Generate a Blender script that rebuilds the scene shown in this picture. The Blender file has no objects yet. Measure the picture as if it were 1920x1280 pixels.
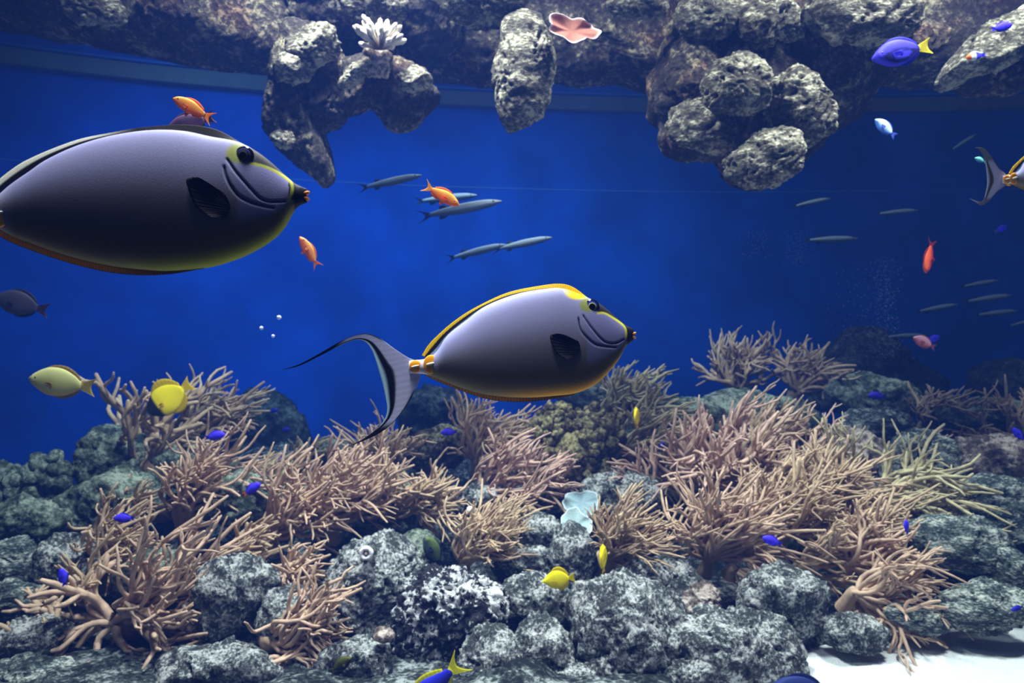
import bpy, math, random
import numpy as np
from mathutils import Vector, Matrix

# ------------------------------------------------------------------ camera, world, lights
scene = bpy.context.scene
COL = scene.collection
CAMZ = 1.0            # eye height over the sand
F = 1280.0            # focal length in pixels of the 1920 wide frame

cam_d = bpy.data.cameras.new('camera')
cam = bpy.data.objects.new('camera', cam_d)
COL.objects.link(cam)
cam.location = (0, 0, CAMZ)
cam.rotation_euler = (math.pi / 2, 0, 0)
cam_d.sensor_width = 36.0
cam_d.lens = 24.0
cam_d.clip_start = 0.02
cam_d.clip_end = 100
cam_d.dof.use_dof = True
cam_d.dof.focus_distance = 1.0
cam_d.dof.aperture_fstop = 7.0
scene.camera = cam

scene.view_settings.view_transform = 'Standard'
scene.view_settings.look = 'None'
scene.view_settings.gamma = 1.0
scene.view_settings.exposure = 0.0
scene.view_settings.use_curve_mapping = False

world = bpy.data.worlds.new('world')
scene.world = world
world.use_nodes = True
wbg = world.node_tree.nodes['Background']
wbg.inputs[0].default_value = (0.36, 0.40, 0.50, 1)
wbg.inputs[1].default_value = 0.06


def area(name, loc, target, size, power, color, size_y=None, spread=160):
    ld = bpy.data.lights.new(name, 'AREA')
    ld.shape = 'RECTANGLE'
    ld.size = size
    ld.size_y = size_y or size
    ld.energy = power
    ld.color = color
    ld.spread = math.radians(spread)
    o = bpy.data.objects.new(name, ld)
    COL.objects.link(o)
    o.location = loc
    o.rotation_euler = (Vector(target) - Vector(loc)).to_track_quat('-Z', 'Y').to_euler()
    return o


WHITE = (1.0, 0.97, 0.92)
area('lamp_over_reef_front', (-0.5, 1.8, 3.1), (-0.3, 2.3, 0.2), 0.4, 80, WHITE, spread=120)
area('lamp_over_reef_right', (1.5, 1.85, 3.1), (1.3, 2.5, 0.2), 0.4, 52, WHITE, spread=120)
area('lamp_over_reef_back', (0.2, 3.7, 3.3), (0.3, 3.3, 0.3), 0.6, 38, (0.95, 0.97, 1.0))
area('lamp_over_arch', (-0.4, 2.5, 3.3), (0.2, 2.6, 1.8), 0.4, 20, (1.0, 0.93, 0.75))
area('lamp_over_wall_left', (-1.7, 3.1, 3.4), (-1.9, 4.9, 0.2), 1.2, 24, (0.35, 0.68, 1.0), spread=100)
area('lamp_over_wall_middle', (0.0, 3.3, 3.4), (-0.3, 5.2, 0.0), 1.2, 10, (0.35, 0.68, 1.0), spread=100)
area('added_fish_lamp', (-0.3, 0.72, 2.9), (-0.2, 0.85, 1.1), 0.5, 15, (0.97, 0.95, 1.0), spread=70)  # unseen lamp, added to brighten the near fish

# ------------------------------------------------------------------ helpers


def P(px, py, d):
    return Vector(((px - 960) / F * d, d, CAMZ + (640 - py) / F * d))


DY = [640, 700, 750, 800, 900, 1000, 1100, 1280, 1400]
DD = [5.0, 4.3, 3.8, 3.5, 3.0, 2.65, 2.35, 2.0, 1.85]


def D(py):
    return float(np.interp(py, DY, DD))


def _hash(ix, iy, iz, seed):
    n = (ix * 374761393 + iy * 668265263 + iz * 1274126177 + seed * 362437) & 0xFFFFFFFF
    n = ((n ^ (n >> 13)) * 1274126177) & 0xFFFFFFFF
    n = (n ^ (n >> 16)) & 0xFFFFFFFF
    return n.astype(np.float64) / 4294967295.0


def vnoise(p, seed=0):
    p = np.asarray(p, float)
    i = np.floor(p).astype(np.int64)
    f = p - i
    f = f * f * (3 - 2 * f)
    out = 0
    for dx in (0, 1):
        for dy in (0, 1):
            for dz in (0, 1):
                w = (f[:, 0] if dx else 1 - f[:, 0]) * (f[:, 1] if dy else 1 - f[:, 1]) * (f[:, 2] if dz else 1 - f[:, 2])
                out = out + w * _hash(i[:, 0] + dx, i[:, 1] + dy, i[:, 2] + dz, seed)
    return out * 2 - 1


def fbm(p, seed=0, octaves=4, gain=0.5):
    a, t, out = 1.0, 0.0, 0
    for k in range(octaves):
        out = out + a * vnoise(p * (2.03 ** k) + 17.3 * k, seed + k)
        t += a
        a *= gain
    return out / t


def worley(p, seed=0):
    i = np.floor(p).astype(np.int64)
    best = np.full(len(p), 9.0)
    for dx in (-1, 0, 1):
        for dy in (-1, 0, 1):
            for dz in (-1, 0, 1):
                c = i + np.array([dx, dy, dz])
                q = np.stack([c[:, 0] + _hash(c[:, 0], c[:, 1], c[:, 2], seed + 1),
                              c[:, 1] + _hash(c[:, 0], c[:, 1], c[:, 2], seed + 2),
                              c[:, 2] + _hash(c[:, 0], c[:, 1], c[:, 2], seed + 3)], 1)
                best = np.minimum(best, ((q - p) ** 2).sum(1))
    return np.sqrt(best)


def mesh_obj(name, verts, faces, mat, parent=None, loc=None, cols=None, smooth=True):
    me = bpy.data.meshes.new(name)
    me.from_pydata([tuple(v) for v in verts] if not isinstance(verts, np.ndarray) else verts.tolist(), [], faces)
    if smooth:
        me.polygons.foreach_set('use_smooth', [True] * len(me.polygons))
    if cols is not None:
        a = me.color_attributes.new('Col', 'FLOAT_COLOR', 'POINT')
        c = np.ones((len(me.vertices), 4), np.float32)
        c[:, :3] = cols
        a.data.foreach_set('color', c.ravel())
    me.materials.append(mat)
    me.update()
    o = bpy.data.objects.new(name, me)
    COL.objects.link(o)
    if parent is not None:
        o.parent = parent
    if loc is not None:
        o.location = loc
    return o


def tag(o, label, cat, group=None, kind=None):
    o['label'] = label
    o['category'] = cat
    if group:
        o['group'] = group
    if kind:
        o['kind'] = kind
    return o


def struct(o):
    o['kind'] = 'structure'
    return o


def empty(name, loc, label, cat, group=None):
    o = bpy.data.objects.new(name, None)
    COL.objects.link(o)
    o.empty_display_size = 0.05
    o.location = loc
    return tag(o, label, cat, group)


def curve(pts, n=None, xs=None):
    """Catmull-Rom through pts (k,2), sampled n times by arc length."""
    p = np.array(pts, float)
    k = len(p)
    e = np.vstack([2 * p[0] - p[1], p, 2 * p[-1] - p[-2]])
    out = []
    for i in range(k - 1):
        a, b, c, d = e[i], e[i + 1], e[i + 2], e[i + 3]
        for t in np.linspace(0, 1, 16, endpoint=False):
            out.append(0.5 * (2 * b + (c - a) * t + (2 * a - 5 * b + 4 * c - d) * t * t + (3 * b - a - 3 * c + d) * t ** 3))
    out.append(p[-1])
    out = np.array(out)
    if xs is not None:
        o = np.argsort(out[:, 0])
        return np.interp(xs, out[o, 0], out[o, 1])
    s = np.r_[0, np.cumsum(np.linalg.norm(np.diff(out, axis=0), axis=1))]
    q = np.linspace(0, s[-1], n)
    return np.stack([np.interp(q, s, out[:, j]) for j in range(out.shape[1])], 1)


def smooth(a, b, x):
    t = np.clip((x - a) / (b - a), 0, 1)
    return t * t * (3 - 2 * t)


def srgb(r, g, b):
    return tuple(((c / 255) / 12.92 if c / 255 <= 0.04045 else ((c / 255 + 0.055) / 1.055) ** 2.4) for c in (r, g, b))


# ------------------------------------------------------------------ materials
def newmat(name):
    m = bpy.data.materials.new(name)
    m.use_nodes = True
    nt = m.node_tree
    b = nt.nodes['Principled BSDF']
    return m, nt, b


def N(nt, typ, **kw):
    n = nt.nodes.new(typ)
    for k, v in kw.items():
        if k in n.inputs:
            n.inputs[k].default_value = v
        else:
            setattr(n, k, v)
    return n


def ramp(nt, fac, stops):
    r = nt.nodes.new('ShaderNodeValToRGB')
    el = r.color_ramp.elements
    while len(el) < len(stops):
        el.new(0.5)
    for e, (p, c) in zip(el, stops):
        e.position = p
        e.color = (*c, 1)
    nt.links.new(fac, r.inputs[0])
    return r


def rock_mat(name, dark, mid, light, scale=38.0, bump=0.012, lo=0.42, hi=0.62, tint=None, stretch=(1, 1, 1)):
    m, nt, b = newmat(name)
    tc = N(nt, 'ShaderNodeTexCoord')
    mp = N(nt, 'ShaderNodeMapping')
    mp.inputs['Scale'].default_value = stretch
    mp.inputs['Rotation'].default_value = (0.3, 0.5, 0.2)
    nt.links.new(tc.outputs['Object'], mp.inputs[0])
    n1 = N(nt, 'ShaderNodeTexNoise', Scale=scale, Detail=5.0, Roughness=0.65)
    nt.links.new(mp.outputs[0], n1.inputs['Vector'])
    n2 = N(nt, 'ShaderNodeTexNoise', Scale=scale * 0.18, Detail=3.0, Roughness=0.5)
    nt.links.new(mp.outputs[0], n2.inputs['Vector'])
    mx = N(nt, 'ShaderNodeMath', operation='MULTIPLY_ADD')
    mx.inputs[1].default_value = 0.45
    nt.links.new(n2.outputs[0], mx.inputs[0])
    ml = N(nt, 'ShaderNodeMath', operation='MULTIPLY')
    ml.inputs[1].default_value = 0.6
    nt.links.new(n1.outputs[0], ml.inputs[0])
    nt.links.new(ml.outputs[0], mx.inputs[2])
    r = ramp(nt, mx.outputs[0], [(lo, dark), ((lo + hi) / 2, mid), (hi, light)])
    out = r.outputs[0]
    if tint:
        n3 = N(nt, 'ShaderNodeTexNoise', Scale=scale * 0.12, Detail=2.0)
        nt.links.new(tc.outputs['Object'], n3.inputs['Vector'])
        r3 = ramp(nt, n3.outputs[0], [(0.5, (0, 0, 0)), (0.66, (1, 1, 1))])
        mm = N(nt, 'ShaderNodeMix', data_type='RGBA', blend_type='MULTIPLY')
        nt.links.new(r3.outputs[0], mm.inputs['Factor'])
        nt.links.new(out, mm.inputs[6])
        mm.inputs[7].default_value = (*tint, 1)
        out = mm.outputs[2]
    nt.links.new(out, b.inputs['Base Color'])
    b.inputs['Roughness'].default_value = 0.9
    b.inputs['Specular IOR Level'].default_value = 0.15
    bp = N(nt, 'ShaderNodeBump', Strength=1.0, Distance=bump)
    nt.links.new(n1.outputs[0], bp.inputs['Height'])
    nt.links.new(bp.outputs[0], b.inputs['Normal'])
    return m


M_ROCK = rock_mat('grey_live_rock', (0.035, 0.04, 0.042), (0.15, 0.165, 0.165), (0.50, 0.505, 0.50), 100, 0.011, 0.475, 0.60)
M_ROCKB = rock_mat('streaked_rock', (0.03, 0.04, 0.045), (0.14, 0.17, 0.16), (0.54, 0.56, 0.52), 75, 0.012, 0.47, 0.62,
                   stretch=(1, 1, 2.6))
M_OLIVE = rock_mat('olive_rock', (0.03, 0.04, 0.03), (0.12, 0.15, 0.12), (0.30, 0.35, 0.29), 55, 0.015, 0.45, 0.63)
M_KNOB = rock_mat('encrusted_rock', (0.02, 0.022, 0.03), (0.09, 0.10, 0.11), (0.58, 0.585, 0.60), 50, 0.02, 0.505, 0.555)
M_PINK = rock_mat('pink_encrusted_rock', (0.04, 0.035, 0.035), (0.15, 0.115, 0.10), (0.5, 0.42, 0.38), 36, 0.015, 0.44, 0.6)
M_ARCH = rock_mat('shaded_brown_arch_rock', (0.025, 0.022, 0.022), (0.07, 0.06, 0.05), (0.34, 0.30, 0.20), 45, 0.02, 0.47, 0.66,
                  tint=(0.75, 0.55, 0.55))  # dark tone stands for the arch's unlit faces, pale patches for lit tops
M_ARCHL = rock_mat('lit_arch_rock', (0.06, 0.055, 0.045), (0.16, 0.15, 0.115), (0.55, 0.52, 0.40), 55, 0.02, 0.46, 0.62,
                   stretch=(1, 1, 2.0))  # paler copy of the arch rock, its light put into the colour
M_BUSH = rock_mat('olive_knobbly_coral', (0.03, 0.026, 0.014), (0.13, 0.11, 0.055), (0.42, 0.38, 0.2), 60, 0.012, 0.44, 0.62)
M_FAR = rock_mat('far_dark_rock', (0.012, 0.014, 0.014), (0.035, 0.04, 0.036), (0.11, 0.12, 0.10), 30, 0.02, 0.46, 0.64)
M_BASE = rock_mat('reef_bedrock', (0.012, 0.016, 0.018), (0.07, 0.085, 0.085), (0.42, 0.46, 0.46), 60, 0.03, 0.47, 0.64)


def plain(name, col, rough=0.6, spec=0.3, noise=0.0, nscale=40, bump=0.0, trans=0.0):
    m, nt, b = newmat(name)
    b.inputs['Roughness'].default_value = rough
    b.inputs['Specular IOR Level'].default_value = spec
    tc = N(nt, 'ShaderNodeTexCoord')
    n1 = N(nt, 'ShaderNodeTexNoise', Scale=nscale, Detail=3.0)
    nt.links.new(tc.outputs['Object'], n1.inputs['Vector'])
    c0 = tuple(c * (1 - noise) for c in col)
    c1 = tuple(min(1, c * (1 + noise)) for c in col)
    r = ramp(nt, n1.outputs[0], [(0.35, c0), (0.65, c1)])
    nt.links.new(r.outputs[0], b.inputs['Base Color'])
    if bump:
        bp = N(nt, 'ShaderNodeBump', Strength=0.8, Distance=bump)
        nt.links.new(n1.outputs[0], bp.inputs['Height'])
        nt.links.new(bp.outputs[0], b.inputs['Normal'])
    return m


def vcol(name, rough=0.5, spec=0.3, bump=0.0, bscale=900, emit=0.0):
    m, nt, b = newmat(name)
    a = N(nt, 'ShaderNodeVertexColor', layer_name='Col')
    tc = N(nt, 'ShaderNodeTexCoord')
    n1 = N(nt, 'ShaderNodeTexNoise', Scale=bscale, Detail=1.0)
    nt.links.new(tc.outputs['Object'], n1.inputs['Vector'])
    r = ramp(nt, n1.outputs[0], [(0.3, (0.86,) * 3), (0.7, (1, 1, 1))])
    mm = N(nt, 'ShaderNodeMix', data_type='RGBA', blend_type='MULTIPLY')
    mm.inputs['Factor'].default_value = 1.0
    nt.links.new(a.outputs[0], mm.inputs[6])
    nt.links.new(r.outputs[0], mm.inputs[7])
    nt.links.new(mm.outputs[2], b.inputs['Base Color'])
    b.inputs['Roughness'].default_value = rough
    b.inputs['Specular IOR Level'].default_value = spec
    if bump:
        bp = N(nt, 'ShaderNodeBump', Strength=0.5, Distance=bump)
        nt.links.new(n1.outputs[0], bp.inputs['Height'])
        nt.links.new(bp.outputs[0], b.inputs['Normal'])
    return m


M_SKIN = vcol('fish_skin', 0.6, 0.14, 0.0004, 1400)
M_FIN = vcol('fish_fin', 0.6, 0.2)
_nt = M_FIN.node_tree
_tr = _nt.nodes.new('ShaderNodeBsdfTranslucent')
_mx = _nt.nodes.new('ShaderNodeMixShader')
_mx.inputs[0].default_value = 0.5
_nt.links.new(_nt.nodes['Principled BSDF'].inputs['Base Color'].links[0].from_socket, _tr.inputs[0])
_nt.links.new(_nt.nodes['Principled BSDF'].outputs[0], _mx.inputs[1])
_nt.links.new(_tr.outputs[0], _mx.inputs[2])
_nt.links.new(_mx.outputs[0], _nt.nodes['Material Output'].inputs['Surface'])
M_EYE = vcol('fish_eye', 0.08, 0.8)
CORALS = {
    'pink': plain('pink_tan_soft_coral', (0.47, 0.32, 0.235), 0.7, 0.2, 0.22, 30, 0.002),
    'tan': plain('tan_soft_coral', (0.44, 0.315, 0.215), 0.7, 0.2, 0.22, 30, 0.002),
    'olive': plain('olive_soft_coral', (0.42, 0.36, 0.22), 0.7, 0.2, 0.25, 30, 0.002),
    'rose': plain('rose_soft_coral', (0.49, 0.33, 0.27), 0.7, 0.2, 0.2, 30, 0.002),
    'dull': plain('dull_brown_soft_coral', (0.30, 0.22, 0.15), 0.7, 0.2, 0.25, 30, 0.002),
}

# ------------------------------------------------------------------ tank: wall, trim, sand, water
M_WALL = plain('painted_blue_wall', (0.001, 0.055, 0.42), 0.9, 0.05, 0.22, 1.9)
M_STRIP = plain('pale_grey_ledge', (0.10, 0.115, 0.12), 0.8, 0.1, 0.1, 6)
M_LINE = plain('blue_seam', (0.03, 0.13, 0.50), 0.7, 0.1, 0.05, 6)
KW = 1.24
WX = np.array([-9.0, -6.0, -3.34, -1.74, -0.57, 1.11, 2.4, 3.96, 6.0, 9.0])
WY = np.array([1.6, 3.1, 4.45, 4.97, 5.23, 5.41, 5.42, 5.32, 5.0, 4.4])
wl = curve(np.stack([WX, WY], 1), 90)


def sweep_wall(name, z0, z1, out0, thick, mat):
    v, f = [], []
    n = len(wl)
    tang = np.gradient(wl, axis=0)
    tang /= np.linalg.norm(tang, axis=1)[:, None]
    nor = np.stack([tang[:, 1], -tang[:, 0]], 1)     # towards the camera
    for i in range(n):
        a = wl[i] + nor[i] * out0
        b = wl[i] + nor[i] * (out0 - thick)
        v += [(a[0], a[1], z0), (a[0], a[1], z1), (b[0], b[1], z1), (b[0], b[1], z0)]
    for i in range(n - 1):
        for k in range(4):
            f.append((i * 4 + k, i * 4 + (k + 1) % 4, i * 4 + 4 + (k + 1) % 4, i * 4 + 4 + k))
    f += [(0, 1, 2, 3), tuple(reversed([4 * n - 4, 4 * n - 3, 4 * n - 2, 4 * n - 1]))]
    return struct(mesh_obj(name, v, f, mat, smooth=False))


sweep_wall('wall_back', -0.3, 4.2, 0.0, 0.15, M_WALL)
HS = CAMZ + 1.86
sweep_wall('trim_1', HS - 0.055, HS + 0.050, 0.05, 0.05, M_STRIP)
sweep_wall('trim_2', HS + 0.075, HS + 0.090, 0.02, 0.02, M_LINE)
sweep_wall('trim_3', CAMZ + 1.185, CAMZ + 1.192, 0.003, 0.003, M_LINE)

# sand floor
M_SAND = plain('white_coral_sand', (0.62, 0.64, 0.66), 0.95, 0.05, 0.10, 160, 0.004)
gx, gy = np.meshgrid(np.linspace(-7, 7, 141), np.linspace(0.9, 5.6, 90))
pp = np.stack([gx.ravel(), gy.ravel(), 0 * gx.ravel()], 1)
pp[:, 2] = 0.02 * fbm(pp * 2.2, 5) + 0.006 * fbm(pp * 14, 9)
nx = 141
fc = [(j * nx + i, j * nx + i + 1, (j + 1) * nx + i + 1, (j + 1) * nx + i) for j in range(89) for i in range(nx - 1)]
struct(mesh_obj('floor', pp, fc, M_SAND))

# reef bedrock under the loose rocks
gx, gy = np.meshgrid(np.linspace(-4.2, 4.6, 330), np.linspace(1.5, 5.1, 150))
x, y = gx.ravel(), gy.ravel()
py_of = np.interp(y, DD[::-1], DY[::-1])
z = CAMZ - (py_of - 640) / F * y - 0.20
z = np.where(y > 3.8, z - (y - 3.8) * 0.75, z)
z = z - smooth(-1.2, -2.2, x) * smooth(2.6, 3.2, y) * 0.35
q = np.stack([x, y, z], 1)
z = z + 0.10 * fbm(q * 2.3, 3) + 0.07 * (0.5 - worley(q * 4.5, 8)) + 0.03 * fbm(q * 11, 4) + 0.012 * fbm(q * 30, 6)
sx = np.interp(y, [1.5, 2.0, 2.12, 2.45, 2.9, 4.0], [0.60, 0.70, 0.95, 1.75, 3.2, 6.0])   # where the sand begins
z = np.maximum(z, 0.05 + 0.06 * fbm(q * 5, 12))
z = z - smooth(-0.25, 0.12, x - sx) * 0.9
q[:, 2] = z
nx = 330
fc = [(j * nx + i, j * nx + i + 1, (j + 1) * nx + i + 1, (j + 1) * nx + i) for j in range(149) for i in range(nx - 1)]
bed = mesh_obj('floor_reef_bed', q, fc, M_BASE)
struct(bed)

# the water itself
mw = bpy.data.materials.new('sea_water')
mw.use_nodes = True
nt = mw.node_tree
nt.nodes.remove(nt.nodes['Principled BSDF'])
vs = N(nt, 'ShaderNodeVolumeScatter', Density=0.030)
vs.inputs['Color'].default_value = (0.06, 0.17, 0.85, 1)
va = N(nt, 'ShaderNodeVolumeAbsorption', Density=0.075)
va.inputs['Color'].default_value = (0.25, 0.72, 1.0, 1)
ad = N(nt, 'ShaderNodeAddShader')
nt.links.new(vs.outputs[0], ad.inputs[0])
nt.links.new(va.outputs[0], ad.inputs[1])
nt.links.new(ad.outputs[0], nt.nodes['Material Output'].inputs['Volume'])
X0, X1, Y0, Y1, Z0, Z1 = -7.5, 7.5, -0.5, 6.2, -0.4, 2.98
wv = [(a, b, c) for a in (X0, X1) for b in (Y0, Y1) for c in (Z0, Z1)]
wf = [(0, 1, 3, 2), (4, 6, 7, 5), (0, 4, 5, 1), (2, 3, 7, 6), (0, 2, 6, 4), (1, 5, 7, 3)]
struct(mesh_obj('water', wv, wf, mw, smooth=False))

# ------------------------------------------------------------------ rocks
import bmesh
_ico = {}


def ico(sub):
    if sub not in _ico:
        bm = bmesh.new()
        bmesh.ops.create_icosphere(bm, subdivisions=sub, radius=1.0)
        v = np.array([x.co[:] for x in bm.verts])
        v /= np.linalg.norm(v, axis=1)[:, None]
        f = [tuple(q.index for q in fa.verts) for fa in bm.faces]
        bm.free()
        _ico[sub] = (v, f)
    return _ico[sub]


def rock(cx, cy, rx, ry, label, rot=0, d=None, mat=None, poly=None, thick=None, amp=0.20, knob=0.0, kfreq=3.0, sub=5,
         name='rock', cat='rock', group=None, seed=None, boxy=0.82):
    if d is None:
        d = D(cy + 0.45 * ry)
    s = d / F
    seed = seed if seed is not None else int(cx * 7 + cy * 13) % 9973
    v, f = ico(sub)
    m = np.hypot(v[:, 0], v[:, 2])
    th = np.arctan2(v[:, 2], v[:, 0])
    if poly is not None:
        pl = np.array(poly, float) - np.array([cx, cy])
        ang = np.arctan2(-pl[:, 1], pl[:, 0])
        rad = np.hypot(pl[:, 0], pl[:, 1])
        # exact radius on straight edges of the star polygon, lightly rounded
        k = 256
        tt = np.linspace(-math.pi, math.pi, k, endpoint=False)
        R = np.zeros(k)
        for i in range(len(pl)):
            a = np.array([pl[i][0], -pl[i][1]])
            b = np.array([pl[(i + 1) % len(pl)][0], -pl[(i + 1) % len(pl)][1]])
            dx, dy = np.cos(tt), np.sin(tt)
            e = b - a
            den = dx * e[1] - dy * e[0]
            den = np.where(abs(den) < 1e-9, 1e-9, den)
            t = (a[0] * e[1] - a[1] * e[0]) / den
            u = (a[0] * dy - a[1] * dx) / den
            ok = (t > 0) & (u >= -0.001) & (u <= 1.001)
            R = np.where(ok & (t > R), t, R)
        ker = np.array([1, 2, 3, 2, 1.]) / 9
        R = np.convolve(np.r_[R[-2:], R, R[:2]], ker, 'valid')
        rr = np.interp(th, np.r_[tt, math.pi], np.r_[R, R[0]])
        size = 0.5 * (rad.min() + rad.mean())
    else:
        t2 = th - math.radians(rot)
        rr = 1 / np.sqrt((np.cos(t2) / rx) ** 2 + (np.sin(t2) / ry) ** 2)
        size = math.sqrt(rx * ry)
    T = (thick or 0.85) * size
    mm = m ** boxy
    cuts = np.ones(len(v))
    if poly is None:
        rg = np.random.default_rng(seed)
        for _ in range(11):
            nn = rg.normal(size=3)
            nn /= np.linalg.norm(nn)
            cc = rg.uniform(0.62, 0.92)
            dt = v @ nn
            cuts = np.where(dt * cuts > cc, cc / np.maximum(dt, 1e-6) * 0.8 + cuts * 0.2, cuts)
        cuts *= 1.12
    rr = rr * cuts
    p = np.stack([rr * mm * np.cos(th), cuts * T * np.sign(v[:, 1]) * np.abs(v[:, 1]) ** 0.85, rr * mm * np.sin(th)], 1)
    qn = p / size * 1.4 + seed * 0.37
    qn = qn + 0.5 * np.stack([fbm(qn + 9, seed + 1, 2), fbm(qn + 31, seed + 2, 2), fbm(qn + 57, seed + 3, 2)], 1)
    dsp = amp * fbm(qn * 1.3, seed, 5, 0.62)
    dsp = dsp + amp * 0.55 * (0.5 - np.abs(fbm(qn * 2.6, seed + 5, 4, 0.6)) * 2.2)
    dsp = dsp - amp * 0.8 * smooth(0.35, 0.1, worley(qn * 2.2, seed + 11)) * (poly is None or True)
    if knob:
        dsp = dsp + knob * (0.55 - worley(qn * kfreq, seed + 3))
    nrm = p / np.linalg.norm(p, axis=1)[:, None]
    p = p + nrm * (dsp * size)[:, None]
    o = mesh_obj(name, p * s, f, mat or M_ROCK, loc=P(cx, cy, d))
    return tag(o, label, cat, group)


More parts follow.
